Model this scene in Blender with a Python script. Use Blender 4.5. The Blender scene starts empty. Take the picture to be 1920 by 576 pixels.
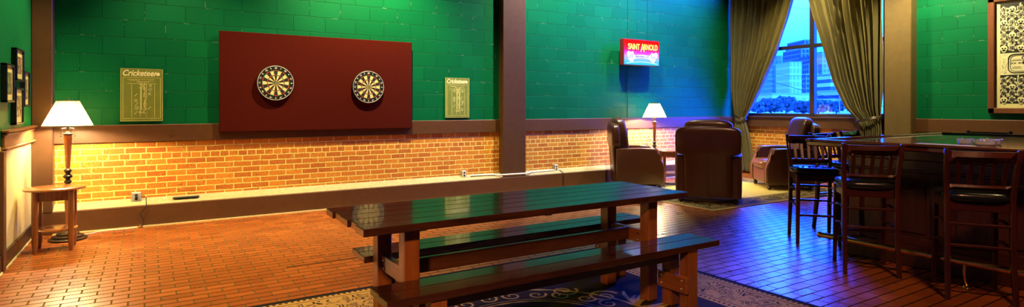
import bpy, bmesh, math, random
from mathutils import Vector, Matrix
random.seed(7)
sc = bpy.context.scene
COL = sc.collection
R = math.radians

# ------------------------------------------------------------ camera / light
cam_d = bpy.data.cameras.new('camera'); cam = bpy.data.objects.new('camera', cam_d); COL.objects.link(cam)
cam_d.sensor_width = 36.0; cam_d.lens = 1085 / 1920 * 36.0
cam_d.shift_y = -88 / 1920; cam_d.clip_end = 3000
YAW = math.atan((960 - 275) / 1085)
cam.location = (0, 0, 1.43); cam.rotation_euler = (R(90), 0, -YAW)
sc.camera = cam
sc.view_settings.view_transform = 'Standard'; sc.view_settings.look = 'None'
sc.view_settings.gamma = 1.0; sc.view_settings.use_curve_mapping = False
sc.view_settings.exposure = 0.55

world = bpy.data.worlds.new('sky'); sc.world = world; world.use_nodes = True
wn = world.node_tree; wn.nodes.clear()
wo = wn.nodes.new('ShaderNodeOutputWorld'); wb = wn.nodes.new('ShaderNodeBackground')
wt = wn.nodes.new('ShaderNodeTexCoord'); wx = wn.nodes.new('ShaderNodeSeparateXYZ'); wr = wn.nodes.new('ShaderNodeValToRGB')
wn.links.new(wt.outputs['Generated'], wx.inputs[0]); wn.links.new(wx.outputs[2], wr.inputs[0])
wr.color_ramp.elements[0].color = (.06, .40, .6, 1); wr.color_ramp.elements[0].position = .06
wr.color_ramp.elements[1].color = (1.0, 1.45, 1, 1); wr.color_ramp.elements[1].position = .34
wn.links.new(wr.outputs[0], wb.inputs[0])
def wmath(op, a, b_):            # for the sky glows added to brighten floor reflection and corner wall
    m_ = wn.nodes.new('ShaderNodeMath'); m_.operation = op
    for k_, v_ in enumerate((a, b_)):
        if isinstance(v_, (int, float)): m_.inputs[k_].default_value = v_
        else: wn.links.new(v_, m_.inputs[k_])
    return m_.outputs[0]
wd = wn.nodes.new('ShaderNodeVectorMath'); wd.operation = 'DOT_PRODUCT'; wn.links.new(wt.outputs['Generated'], wd.inputs[0])
wd.inputs[1].default_value = Vector((.956, .578, .34)).normalized()
glow = wmath('POWER', wmath('MAXIMUM', wd.outputs['Value'], 0.0), 26.0)
wd2 = wn.nodes.new('ShaderNodeVectorMath'); wd2.operation = 'DOT_PRODUCT'; wn.links.new(wt.outputs['Generated'], wd2.inputs[0])
wd2.inputs[1].default_value = Vector((.52, -.80, .32)).normalized()
glow2 = wmath('POWER', wmath('MAXIMUM', wd2.outputs['Value'], 0.0), 6.0)
wn.links.new(wmath('ADD', wmath('MULTIPLY', glow2, 150.0), wmath('ADD', wmath('MULTIPLY', glow, 95.0), 3.0)), wb.inputs[1])
wn.links.new(wb.outputs[0], wo.inputs[0])

def light(name, kind, loc, power, color, target=None, size=.1, angle=60, blend=.6, size_y=None):
    d = bpy.data.lights.new(name, kind); d.energy = power; d.color = color
    o = bpy.data.objects.new(name, d); COL.objects.link(o); o.location = loc
    if kind == 'AREA':
        d.size = size
        if size_y: d.shape = 'RECTANGLE'; d.size_y = size_y
    else: d.shadow_soft_size = size
    if kind == 'SPOT': d.spot_size = R(angle); d.spot_blend = blend
    if target is not None:
        o.rotation_euler = (Vector(target) - Vector(loc)).to_track_quat('-Z', 'Y').to_euler()
    return o
sun = light('sun', 'SUN', (-50, 20, 80), 30.0, (.95, .98, 1), target=(0, 0, 40), size=.01)
sun.rotation_euler = Vector((.72, -.28, -.62)).to_track_quat('-Z', 'Y').to_euler(); sun.data.angle = R(.5)
light('board_spot', 'SPOT', (2.75, 7.15, 4.5), 1080, (1, .80, .38), (2.75, 8.4, 1.6), .04, 96, .9)
light('left_board_spot', 'SPOT', (.2, 7.1, 4.05), 260, (1, .78, .36), (.5, 8.3, .8), .05, 75, .9)
light('pier_spot', 'SPOT', (6.4, 6.7, 5.4), 1350, (1, .97, .78), (6.5, 8.4, 2.2), .05, 100, .9)
light('corner_spot', 'SPOT', (9.0, 6.7, 5.4), 760, (1, .95, .72), (8.9, 8.4, 2.0), .05, 90, .9)
light('poster_spot', 'SPOT', (10.0, 4.2, 4.05), 430, (1, .84, .46), (11.2, 4.2, 2.0), .05, 96, .8)
light('curtain_spot', 'SPOT', (9.6, 6.2, 4.05), 330, (1, .80, .36), (11.1, 6.0, 1.9), .06, 105, .8)
light('frames_spot', 'SPOT', (.3, 7.1, 4.05), 380, (1, .84, .36), (-1.07, 7.3, 1.7), .05, 60, .7)
light('floor_pendant', 'SPOT', (.7, 5.6, 4.1), 760, (1, .66, .15), (.5, 5.9, 0), .15, 84, 1.0)
light('table_fill', 'SPOT', (-.75, .2, 2.9), 360, (1, .56, .20), (1.7, 3.4, .2), .15, 56, 1.0)  # added fill beside the camera, warms the table legs; no pendant hangs there
light('chair_fill', 'SPOT', (4.6, 3.4, 4.1), 210, (1, .55, .30), (7.1, 5.8, .6), .12, 36, 1.0)  # unseen warm fill added for the back of the middle recliner
light('bar_top_fill', 'SPOT', (7.4, 1.6, 4.0), 150, (1, .70, .32), (6.6, 2.2, 1.1), .1, 55, 1.0)  # unseen spot added to give the bar top a warm tone
light('rug_fill', 'SPOT', (3.2, .9, 4.0), 170, (1, .60, .22), (3.75, 2.7, 0), .12, 40, 1.0)  # added to warm the bluish rug border, source is unseen
light('bar_fill', 'SPOT', (3.6, .6, 4.0), 210, (1, .42, .20), (5.6, 2.1, .7), .2, 48, 1.0)  # unseen spot added for reddish highlights on the near stools
light('lounge_fill', 'SPOT', (7.0, 7.4, 4.1), 230, (1, .74, .42), (9.2, 6.5, .3), .15, 62, 1.0)  # added fill brightening the recliner fronts, stands for no seen lamp
port = light('window_portal', 'AREA', (11.12, 6.66, 3.73), 1, (1, 1, 1), (0, 6.66, 3.73), 3.1, size_y=5.1)
port.data.cycles.is_portal = True

# ------------------------------------------------------------ node helpers
def rgba(c): return (c[0], c[1], c[2], 1)
class NT:
    def __init__(s, name):
        s.m = bpy.data.materials.new(name); s.m.use_nodes = True
        s.t = s.m.node_tree; s.t.nodes.clear()
        s.out = s.t.nodes.new('ShaderNodeOutputMaterial')
    def n(s, typ, **kw):
        x = s.t.nodes.new('ShaderNode' + typ)
        for k, v in kw.items(): setattr(x, k, v)
        return x
    def l(s, a, b): s.t.links.new(a, b)
    def val(s, sock, v):
        if isinstance(v, bpy.types.NodeSocket): s.l(v, sock)
        elif isinstance(v, (tuple, list)) and len(v) == 3 and sock.type == 'RGBA': sock.default_value = rgba(v)
        else: sock.default_value = v
    def math(s, op, a, b=0.0, c=None):
        x = s.n('Math', operation=op); s.val(x.inputs[0], a); s.val(x.inputs[1], b)
        if c is not None: s.val(x.inputs[2], c)
        return x.outputs[0]
    def mix(s, f, a, b, mode='MIX'):
        x = s.n('Mix', data_type='RGBA', blend_type=mode); s.val(x.inputs[0], f); s.val(x.inputs[6], a); s.val(x.inputs[7], b)
        return x.outputs[2]
    def ramp(s, f, stops, interp='LINEAR'):
        x = s.n('ValToRGB'); cr = x.color_ramp; cr.interpolation = interp
        while len(cr.elements) < len(stops): cr.elements.new(.5)
        for e, (p, c) in zip(cr.elements, stops): e.position = p; e.color = rgba(c) if len(c) == 3 else c
        s.val(x.inputs[0], f); return x.outputs[0]
    def obj(s): return s.n('TexCoord').outputs['Object']
    def sep(s, v):
        x = s.n('SeparateXYZ'); s.l(v, x.inputs[0]); return x.outputs
    def comb(s, a, b, c=0.0):
        x = s.n('CombineXYZ'); s.val(x.inputs[0], a); s.val(x.inputs[1], b); s.val(x.inputs[2], c); return x.outputs[0]
    def scale(s, v, sc_):
        x = s.n('Mapping'); s.l(v, x.inputs[0]); x.inputs['Scale'].default_value = sc_; return x.outputs[0]
    def noise(s, v, sc_, det=3, rough=.55, dist=0):
        x = s.n('TexNoise'); s.l(v, x.inputs['Vector']); x.inputs['Scale'].default_value = sc_
        x.inputs['Detail'].default_value = det; x.inputs['Roughness'].default_value = rough; x.inputs['Distortion'].default_value = dist
        return x.outputs['Fac']
    def bump(s, h, strength=.3, dist=.01):
        x = s.n('Bump'); s.l(h, x.inputs['Height']); x.inputs['Strength'].default_value = strength; x.inputs['Distance'].default_value = dist
        return x.outputs[0]
    def bsdf(s, color, rough=.5, metal=0, normal=None, spec=.5, coat=0, coat_rough=.1, **kw):
        b = s.n('BsdfPrincipled'); s.val(b.inputs['Base Color'], color); s.val(b.inputs['Roughness'], rough)
        b.inputs['Metallic'].default_value = metal; b.inputs['Specular IOR Level'].default_value = spec
        b.inputs['Coat Weight'].default_value = coat; b.inputs['Coat Roughness'].default_value = coat_rough
        if normal is not None: s.l(normal, b.inputs['Normal'])
        for k, v in kw.items(): s.val(b.inputs[k.replace('_', ' ')], v)
        s.l(b.outputs[0], s.out.inputs[0]); return b

def plain(name, color, rough=.5, metal=0, var=.25, nscale=30, bump=.1, spec=.5, coat=0, coat_rough=.1):
    t = NT(name); o = t.obj(); f = t.noise(o, nscale)
    c = t.mix(f, tuple(x * (1 - var) for x in color), tuple(min(1, x * (1 + var)) for x in color))
    t.bsdf(c, rough, metal, t.bump(f, bump, .005) if bump else None, spec, coat, coat_rough); return t.m
def wood(name, c1, c2, rough=.3, axis='X', grain=14, coat=0, bump=.08, planks=None):
    t = NT(name); o = t.obj()
    k = 1.2; s_ = {'X': (k, grain, grain), 'Y': (grain, k, grain), 'Z': (grain, grain, k)}[axis]
    f = t.noise(t.scale(o, s_), 2.2, 5, .65, .8); f2 = t.noise(o, 2.5, 2)
    f = t.math('ADD', t.math('MULTIPLY', f, .8), t.math('MULTIPLY', f2, .3))
    f = t.ramp(f, [(.35, (0, 0, 0)), (.75, (1, 1, 1))])
    t.bsdf(t.mix(f, c1, c2), rough, 0, t.bump(f, bump, .004), .5, coat, .06); return t.m
def emit(name, color, strength):
    t = NT(name); e = t.n('Emission'); t.val(e.inputs[0], color); e.inputs[1].default_value = strength
    t.l(e.outputs[0], t.out.inputs[0]); return t.m

M = {}
M['paint_brown'] = plain('brown_paint', (.09, .036, .012), .42, var=.25, nscale=14, bump=.25)
M['paint_pier'] = plain('brown_pier_paint', (.075, .031, .011), .42, var=.25, nscale=10, bump=.25)
M['cream'] = plain('cream_paint', (.62, .55, .27), .5, var=.06, nscale=8)
M['green_paint'] = plain('green_paint', (.003, .12, .036), .5, var=.2, nscale=20, bump=.2, spec=.12)
M['ceiling'] = plain('dark_ceiling_paint', (.05, .045, .04), .8)
M['dark_wall'] = plain('dark_wall_paint', (.10, .07, .05), .7)
M['ledge_top'] = plain('worn_ledge_top', (.38, .31, .15), .6, var=.35, nscale=18, bump=.3)
M['baseboard'] = plain('dark_baseboard', (.035, .02, .012), .35)
M['rail_wood'] = wood('rail_wood', (.18, .07, .025), (.30, .13, .05), .35, 'Y')
M['black'] = plain('black_plastic', (.012, .012, .012), .4)
M['black_wood'] = plain('black_frame', (.012, .009, .010), .35)
M['white'] = plain('white_plastic', (.75, .73, .66), .45, var=.05)
M['grey'] = plain('grey_metal', (.38, .38, .36), .45, .3)
M['chrome'] = plain('chrome', (.75, .75, .75), .15, 1, bump=0)
M['brass'] = plain('brass', (.95, .62, .16), .24, 1, bump=0, var=.1)
M['maroon'] = plain('maroon_carpet', (.060, .005, .002), .95, var=.5, nscale=260, bump=.5, spec=.08)
M['table_top'] = wood('table_top_wood', (.028, .008, .005), (.10, .026, .010), .20, 'X', 10, coat=.65, bump=.05)
M['table_wood'] = wood('table_wood_x_shaded', (.06, .016, .007), (.13, .034, .012), .34, 'X', 12, coat=.2)  # same wood as the legs, with shade under the tops put into the colour
M['table_wood_y'] = wood('table_wood_y', (.19, .042, .010), (.38, .098, .022), .34, 'Y', 12, coat=.2)
M['table_wood_z'] = wood('table_wood_z', (.20, .045, .010), (.42, .11, .024), .34, 'Z', 12, coat=.2)
M['bench_top'] = wood('bench_wood', (.028, .008, .005), (.085, .022, .010), .2, 'X', 10, coat=.65, bump=.05)
M['stool'] = wood('stool_wood', (.045, .010, .006), (.105, .024, .012), .24, 'Z', 12, coat=.3)
M['stool_x'] = wood('stool_wood_x', (.045, .010, .006), (.105, .024, .012), .24, 'X', 12, coat=.3)
M['seat_vinyl'] = plain('black_vinyl', (.014, .018, .018), .22, var=.2, nscale=60, bump=.1)
M['bar_wood'] = wood('bar_wood', (.035, .010, .006), (.095, .026, .012), .3, 'Z', 8, coat=.3)
M['bar_top'] = wood('bar_top_wood', (.06, .014, .008), (.15, .04, .016), .12, 'Y', 8, coat=.8, bump=.03)
M['bar_inlay'] = wood('bar_inlay_wood', (.24, .075, .025), (.36, .13, .045), .12, 'Y', 8, coat=.8, bump=.03)
M['side_wood'] = wood('side_table_wood', (.16, .05, .015), (.34, .12, .035), .25, 'Z', 10, coat=.4)
M['side_top'] = wood('side_table_top', (.22, .075, .02), (.42, .16, .045), .2, 'X', 10, coat=.5)
M['lamp_wood'] = wood('lamp_wood', (.30, .09, .02), (.52, .19, .05), .22, 'Z', 14, coat=.5)
M['lamp_dark'] = plain('lamp_bronze', (.035, .022, .014), .28, .4)
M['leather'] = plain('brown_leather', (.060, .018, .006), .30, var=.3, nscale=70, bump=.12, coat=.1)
M['leather_front_lit'] = plain('leather_cushion_lit', (.19, .062, .034), .32, var=.3, nscale=30, bump=.15)  # lighter than the body leather: lamplight on the fronts put into the colour
M['trim_leather'] = plain('leather_piping', (.34, .13, .07), .3)
M['bun_foot'] = plain('dark_foot', (.035, .012, .008), .22)
M['glass'] = None
t = NT('clear_glass'); t.bsdf((.9, .95, .85), .04, 0, None, .6, Transmission_Weight=.75, IOR=1.45); M['glass'] = t.m
M['rubber_mat'] = plain('tan_bar_mat', (.70, .46, .12), .5)

# brick
def brick_mat(name, swap):
    t = NT(name); x, y, z = t.sep(t.obj())
    u = y if swap else x
    v = t.comb(u, t.math('ADD', z, .0725 * 3 + .002))
    wob = t.n('TexNoise'); t.l(t.obj(), wob.inputs['Vector']); wob.inputs['Scale'].default_value = 9
    wv = t.n('VectorMath', operation='MULTIPLY_ADD'); t.l(wob.outputs['Color'], wv.inputs[0]); wv.inputs[1].default_value = (.012, .012, 0); t.l(v, wv.inputs[2])
    b = t.n('TexBrick', offset=.5, squash=.5, squash_frequency=14); t.l(wv.outputs[0], b.inputs['Vector'])
    b.inputs['Scale'].default_value = 1; b.inputs['Brick Width'].default_value = .215; b.inputs['Row Height'].default_value = .0725
    b.inputs['Mortar Size'].default_value = .0075; b.inputs['Mortar Smooth'].default_value = .25; b.inputs['Bias'].default_value = 0
    b.inputs['Color1'].default_value = rgba((.46, .125, .008)); b.inputs['Color2'].default_value = rgba((.66, .25, .016))
    b.inputs['Mortar'].default_value = rgba((.82, .66, .17))
    o = t.obj(); n1 = t.noise(o, 45, 4, .7); n2 = t.noise(o, 6, 3)
    blot = t.ramp(n1, [(.30, (.25, .22, .15)), (.44, (1, 1, 1)), (.62, (1, 1, 1)), (.78, (1.0, 1.0, .9))])
    c = t.mix(1, b.outputs['Color'], blot, 'MULTIPLY')
    pale = t.ramp(t.math('ADD', t.math('MULTIPLY', n1, .6), t.math('MULTIPLY', n2, .5)), [(.60, (0, 0, 0)), (.74, (1, 1, 1))])
    c = t.mix(t.math('MULTIPLY', pale, .6), c, (.78, .50, .10))
    h = t.math('ADD', t.math('MULTIPLY', b.outputs['Fac'], -1), t.math('MULTIPLY', n1, .5))
    t.bsdf(c, .6, 0, t.bump(h, .8, .008)); return t.m
M['brick_y'] = brick_mat('red_brick', False); M['brick_x'] = brick_mat('red_brick_side', True)

def block_mat(name, swap):
    t = NT(name); x, y, z = t.sep(t.obj()); u = y if swap else x
    v = t.comb(u, t.math('ADD', z, -1.21 + .213 * 7))
    wob = t.n('TexNoise'); t.l(t.obj(), wob.inputs['Vector']); wob.inputs['Scale'].default_value = 3; wob.inputs['Detail'].default_value = 4
    wv = t.n('VectorMath', operation='MULTIPLY_ADD'); t.l(wob.outputs['Color'], wv.inputs[0]); wv.inputs[1].default_value = (.03, .03, 0); t.l(v, wv.inputs[2])
    b = t.n('TexBrick', offset=.5, squash=1); t.l(wv.outputs[0], b.inputs['Vector'])
    b.inputs['Scale'].default_value = 1; b.inputs['Brick Width'].default_value = .43; b.inputs['Row Height'].default_value = .213
    b.inputs['Mortar Size'].default_value = .005; b.inputs['Mortar Smooth'].default_value = .6
    b.inputs['Color1'].default_value = rgba((.001, .098, .033)); b.inputs['Color2'].default_value = rgba((.0015, .118, .041))
    b.inputs['Mortar'].default_value = rgba((.0015, .08, .026))
    o = t.obj(); n1 = t.noise(o, 60, 4, .7); n2 = t.noise(o, 2.2, 4, .6)
    chips = t.math('MULTIPLY', b.outputs['Fac'], t.math('GREATER_THAN', t.noise(o, 7, 5, .7), .60))
    c = t.mix(t.math('MULTIPLY', chips, .5), b.outputs['Color'], (.28, .42, .22))
    c = t.mix(t.math('MULTIPLY', n2, .35), c, (.001, .066, .027))
    h = t.math('ADD', t.math('MULTIPLY', b.outputs['Fac'], -1.0), t.math('MULTIPLY', n1, .35))
    t.bsdf(c, .42, 0, t.bump(h, .8, .008), .12); return t.m
M['block_y'] = block_mat('green_block', False); M['block_x'] = block_mat('green_block_side', True)

def floor_mat():
    t = NT('quarry_tile'); o = t.obj(); x, y, z = t.sep(o)
    yr = t.math('DIVIDE', t.math('ADD', y, 20.03), .1025); row = t.math('FLOOR', yr); fy = t.math('FRACT', yr)
    xr = t.math('ADD', t.math('DIVIDE', t.math('ADD', x, 20), .205), t.math('MULTIPLY', row, .5)); fx = t.math('FRACT', xr)
    def edge(f, w): return t.math('LESS_THAN', t.math('SUBTRACT', .5, t.math('ABSOLUTE', t.math('SUBTRACT', f, .5))), w)
    jr = edge(fy, .060); jp = edge(fx, .030); joint = t.math('MAXIMUM', jr, jp)
    wn_ = t.n('TexWhiteNoise', noise_dimensions='2D'); t.l(t.comb(t.math('FLOOR', xr), row), wn_.inputs['Vector'])
    n = t.noise(o, 12, 4, .6); n2 = t.noise(o, 1.3, 3)
    c = t.mix(wn_.outputs['Value'], (.25, .058, .008), (.42, .108, .013))
    c = t.mix(t.math('MULTIPLY', n, .3), c, (.20, .050, .008))
    c = t.mix(jp, c, (.15, .095, .04)); c = t.mix(jr, c, (.035, .016, .007))
    rough = t.math('ADD', t.math('ADD', t.math('MULTIPLY', n, .12), t.math('MULTIPLY', n2, .10)), t.math('MULTIPLY_ADD', wn_.outputs['Value'], .06, .17))
    rough = t.math('MAXIMUM', rough, t.math('MULTIPLY', joint, .9))
    h = t.math('ADD', t.math('MULTIPLY', joint, -1), t.math('MULTIPLY', n, .12))
    bs = t.bsdf(c, rough, 0, t.bump(h, .5, .004), 1.0)
    t.l(t.math('SUBTRACT', 1, joint), bs.inputs['Specular IOR Level']); return t.m
M['floor'] = floor_mat()

def rug_mat(name, hx, hy, field, border, dark, bw, edge=(.010, .009, .009)):
    """woven rug: black edge, dentil line, floral border, plain field; object space centred"""
    t = NT(name); o = t.obj(); x, y, z = t.sep(o)
    dx = t.math('SUBTRACT', hx, t.math('ABSOLUTE', x)); dy = t.math('SUBTRACT', hy, t.math('ABSOLUTE', y))
    d = t.math('MINIMUM', dx, dy)
    along = t.math('MULTIPLY_ADD', t.math('LESS_THAN', dx, dy), t.math('SUBTRACT', y, x), x)
    band = lambda a, b_: t.math('MULTIPLY', t.math('GREATER_THAN', d, a), t.math('LESS_THAN', d, b_))
    # scrolls
    wob = t.n('TexNoise'); t.l(o, wob.inputs['Vector']); wob.inputs['Scale'].default_value = 5
    wv = t.n('VectorMath', operation='MULTIPLY_ADD'); t.l(wob.outputs['Color'], wv.inputs[0]); wv.inputs[1].default_value = (.14, .14, 0); t.l(o, wv.inputs[2])
    vo = t.n('TexVoronoi', feature='F1'); t.l(wv.outputs[0], vo.inputs['Vector']); vo.inputs['Scale'].default_value = 7
    rings = t.math('GREATER_THAN', t.math('SINE', t.math('MULTIPLY', vo.outputs['Distance'], 46)), .35)
    nz = t.math('GREATER_THAN', t.noise(o, 9, 2, .5, 1.5), .47)
    floral = t.math('MULTIPLY', rings, nz)
    dent = t.math('GREATER_THAN', t.math('SINE', t.math('MULTIPLY', along, 150)), 0.0)
    c = field
    c = t.mix(band(.06, bw), c, border)
    c = t.mix(t.math('MULTIPLY', band(.15, bw - .10), floral), c, dark)
    c = t.mix(t.math('MULTIPLY', band(.062, .085), dent), c, dark)
    c = t.mix(t.math('MULTIPLY', band(bw - .05, bw - .025), dent), c, dark)
    c = t.mix(band(.115, .125), c, dark); c = t.mix(band(bw - .085, bw - .075), c, dark)
    c = t.mix(t.math('LESS_THAN', d, .055), c, edge)
    w = t.noise(o, 220, 2)
    c = t.mix(t.math('MULTIPLY', w, .35), c, (.02, .015, .01))
    t.bsdf(c, .92, 0, t.bump(w, .6, .006), .15); return t.m
M['rug_dark'] = rug_mat('ornate_rug', 1.95, 1.48, (.032, .021, .010), (.60, .38, .11), (.025, .016, .012), .56)
M['rug_gold'] = rug_mat('gold_rug', 1.75, 1.25, (.66, .50, .14), (.045, .032, .014), (.62, .46, .15), .48, (.42, .26, .10))
M['rug_scroll'] = plain('rug_scroll_yarn', (.56, .36, .07), .9, var=.4, nscale=150, bump=.5)

def curtain_mat():
    t = NT('olive_curtain'); o = t.obj(); n = t.noise(o, 160, 2); n2 = t.noise(t.scale(o, (6, 6, .6)), 3, 3)
    c = t.mix(n2, (.075, .062, .016), (.18, .145, .038)); c = t.mix(t.math('MULTIPLY', n, .4), c, (.035, .030, .010))
    t.bsdf(c, .75, 0, t.bump(n, .3, .004), .3, Sheen_Weight=.15); return t.m
M['curtain'] = curtain_mat()
t = NT('tinted_glass'); tr = t.n('BsdfTransparent'); tr.inputs[0].default_value = (.08, .20, .98, 1)
gl = t.n('BsdfGlossy'); gl.inputs['Roughness'].default_value = .02; mx = t.n('MixShader'); mx.inputs[0].default_value = .04
t.l(tr.outputs[0], mx.inputs[1]); t.l(gl.outputs[0], mx.inputs[2]); t.l(mx.outputs[0], t.out.inputs[0]); M['pane'] = t.m
M['window_frame'] = plain('dark_window_frame', (.022, .016, .018), .3)

# ------------------------------------------------------------ mesh helpers
class B:
    def __init__(s): s.bm = bmesh.new(); s.mi = 0
    def _tag(s, faces):
        for f in faces: f.material_index = s.mi
    def box(s, c, d, bev=0.0, rot=None, seg=1):
        r = bmesh.ops.create_cube(s.bm, size=1.0); vs = r['verts']
        bmesh.ops.scale(s.bm, vec=d, verts=vs)
        fs = list({f for v in vs for f in v.link_faces}); s._tag(fs)
        if bev > 0:
            es = list({e for v in vs for e in v.link_edges})
            rr = bmesh.ops.bevel(s.bm, geom=es, offset=min(bev, min(d) * .48), segments=seg, affect='EDGES', profile=.5)
            vs = list({v for f in rr['faces'] for v in f.verts} | {v for v in vs if v.is_valid}); s._tag(rr['faces'])
        mt = Matrix.Translation(Vector(c))
        if rot is not None: mt = mt @ (rot if isinstance(rot, Matrix) else Matrix.Rotation(rot, 4, 'Z'))
        bmesh.ops.transform(s.bm, matrix=mt, verts=vs); return s
    def bx(s, x0, x1, y0, y1, z0, z1, bev=0.0): return s.box(((x0 + x1) / 2, (y0 + y1) / 2, (z0 + z1) / 2), (x1 - x0, y1 - y0, z1 - z0), bev)
    def bar(s, p0, p1, w, h, bev=.004, up=(0, 0, 1)):
        p0, p1 = Vector(p0), Vector(p1); z = (p1 - p0); L = z.length; z.normalize()
        upv = Vector(up)
        if abs(z.dot(upv)) > .98: upv = Vector((0, 1, 0))
        x = upv.cross(z).normalized(); y = z.cross(x)
        m = Matrix(((x.x, y.x, z.x, 0), (x.y, y.y, z.y, 0), (x.z, y.z, z.z, 0), (0, 0, 0, 1)))
        return s.box((p0 + p1) / 2, (w, h, L), bev, m)
    def lathe(s, prof, c=(0, 0, 0), seg=24, cap=True, mat=None):
        rings = []
        mt = (mat or Matrix.Identity(4)); mt = Matrix.Translation(Vector(c)) @ mt
        for r, z in prof:
            rings.append([s.bm.verts.new(mt @ Vector((r * math.cos(2 * math.pi * i / seg), r * math.sin(2 * math.pi * i / seg), z))) for i in range(seg)])
        fs = []
        for a, b in zip(rings, rings[1:]):
            for i in range(seg): fs.append(s.bm.faces.new((a[i], a[(i + 1) % seg], b[(i + 1) % seg], b[i])))
        if cap:
            if prof[0][0] > 1e-5: fs.append(s.bm.faces.new(rings[0][::-1]))
            if prof[-1][0] > 1e-5: fs.append(s.bm.faces.new(rings[-1]))
        s._tag(fs); return s
    def tube(s, pts, r, seg=8, closed=False):
        pts = [Vector(p) for p in pts]; rings = []; n = len(pts)
        rs = r if isinstance(r, (list, tuple)) else [r] * n
        px = None
        for i, p in enumerate(pts):
            a = pts[i - 1] if (i > 0 or closed) else p; b = pts[(i + 1) % n] if (i < n - 1 or closed) else p
            d = (b - a).normalized()
            if px is None: px = d.orthogonal().normalized()
            else:
                px = px - d * px.dot(d); px = px.normalized() if px.length > 1e-6 else d.orthogonal().normalized()
            py = d.cross(px)
            rings.append([s.bm.verts.new(p + (px * math.cos(2 * math.pi * k / seg) + py * math.sin(2 * math.pi * k / seg)) * rs[i]) for k in range(seg)])
        fs = []
        prs = list(zip(rings, rings[1:])) + ([(rings[-1], rings[0])] if closed else [])
        for a, b in prs:
            for k in range(seg): fs.append(s.bm.faces.new((a[k], a[(k + 1) % seg], b[(k + 1) % seg], b[k])))
        if not closed: fs.append(s.bm.faces.new(rings[0][::-1])); fs.append(s.bm.faces.new(rings[-1]))
        s._tag(fs); return s
    def prism(s, poly, ext, bev=0.0):
        """poly: 3D points, extruded by vector ext"""
        e = Vector(ext); a = [s.bm.verts.new(Vector(p)) for p in poly]; b = [s.bm.verts.new(Vector(p) + e) for p in poly]
        n = len(a); fs = [s.bm.faces.new(a[::-1]), s.bm.faces.new(b)]
        for i in range(n): fs.append(s.bm.faces.new((a[i], a[(i + 1) % n], b[(i + 1) % n], b[i])))
        s._tag(fs)
        if bev > 0:
            es = list({ed for f in fs[:2] for ed in f.edges})
            rr = bmesh.ops.bevel(s.bm, geom=es, offset=bev, segments=3, affect='EDGES', profile=.5); s._tag(rr['faces'])
        return s
    def loft(s, secs, seg=28, n=4.0):
        """secs: (z, cx, cy, hx, hy) superellipse sections, capped"""
        rings = []
        for z, cx, cy, hx, hy in secs:
            ring = []
            for i in range(seg):
                a = 2 * math.pi * (i + .5) / seg; c, q = math.cos(a), math.sin(a)
                k = (abs(c) ** n + abs(q) ** n) ** (-1 / n)
                ring.append(s.bm.verts.new((cx + hx * c * k, cy + hy * q * k, z)))
            rings.append(ring)
        fs = []
        for a, b in zip(rings, rings[1:]):
            for i in range(seg): fs.append(s.bm.faces.new((a[i], a[(i + 1) % seg], b[(i + 1) % seg], b[i])))
        fs.append(s.bm.faces.new(rings[0][::-1])); fs.append(s.bm.faces.new(rings[-1])); s._tag(fs); return s
    def quad(s, pts):
        f = s.bm.faces.new([s.bm.verts.new(Vector(p)) for p in pts]); s._tag([f]); return s
    def mesh(s, me, mt):
        n0 = len(s.bm.verts); f0 = len(s.bm.faces); s.bm.from_mesh(me); s.bm.verts.ensure_lookup_table(); s.bm.faces.ensure_lookup_table()
        bmesh.ops.transform(s.bm, matrix=mt, verts=s.bm.verts[n0:]); s._tag(s.bm.faces[f0:]); return s
    def build(s, name, mat, parent=None, smooth=True, loc=None, angle=35):
        bmesh.ops.recalc_face_normals(s.bm, faces=s.bm.faces[:])
        if smooth:
            for f in s.bm.faces: f.smooth = True
            ca = R(angle)
            for e in s.bm.edges:
                if len(e.link_faces) == 2 and e.calc_face_angle(0) > ca: e.smooth = False
        me = bpy.data.meshes.new(name); s.bm.to_mesh(me); s.bm.free()
        for m in (mat if isinstance(mat, (list, tuple)) else [mat]): me.materials.append(m)
        o = bpy.data.objects.new(name, me); COL.objects.link(o)
        if parent is not None: o.parent = parent
        if loc is not None: o.location = loc
        return o
def tag(o, label=None, cat=None, group=None, kind=None):
    if label: o['label'] = label
    if cat: o['category'] = cat
    if group: o['group'] = group
    if kind: o['kind'] = kind
    return o
def thing(name, label, cat, loc=(0, 0, 0), rz=0.0, group=None):
    o = bpy.data.objects.new(name, None); COL.objects.link(o); o.empty_display_size = .1
    o.location = loc; o.rotation_euler = (0, 0, rz); return tag(o, label, cat, group)
def copy_tree(o, parent=None):
    c = o.copy(); COL.objects.link(c)
    if parent is not None: c.parent = parent
    for ch in list(o.children): copy_tree(ch, c)
    return c
def dup(o, loc, rz, label, group=None):
    c = copy_tree(o); c.location = loc; c.rotation_euler = (0, 0, rz); c['label'] = label
    if group: c['group'] = group
    return c
def struct(name, b, mat, smooth=False, parent=None):
    o = b.build(name, mat, parent, smooth)
    if parent is None: o['kind'] = 'structure'
    return o
_txt = {}
def text_mesh(body, shear=0.0, bold=0.0, extrude=.1):
    key = (body, shear, bold)
    if key in _txt: return _txt[key]
    cu = bpy.data.curves.new('lettering', 'FONT'); cu.body = body; cu.size = 1; cu.shear = shear; cu.offset = bold; cu.extrude = extrude
    cu.align_x = 'CENTER'; cu.align_y = 'CENTER'; cu.resolution_u = 3
    o = bpy.data.objects.new('lettering', cu); COL.objects.link(o)
    dg = bpy.context.evaluated_depsgraph_get(); dg.update()
    me = bpy.data.meshes.new_from_object(o.evaluated_get(dg)); bpy.data.objects.remove(o); bpy.data.curves.remove(cu)
    _txt[key] = me; return me
def on_back(x, y, z, sx, sz, depth=.02):   # text facing -Y
    return Matrix.Translation((x, y, z)) @ Matrix(((sx, 0, 0, 0), (0, 0, -depth, 0), (0, sz, 0, 0), (0, 0, 0, 1)))
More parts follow.
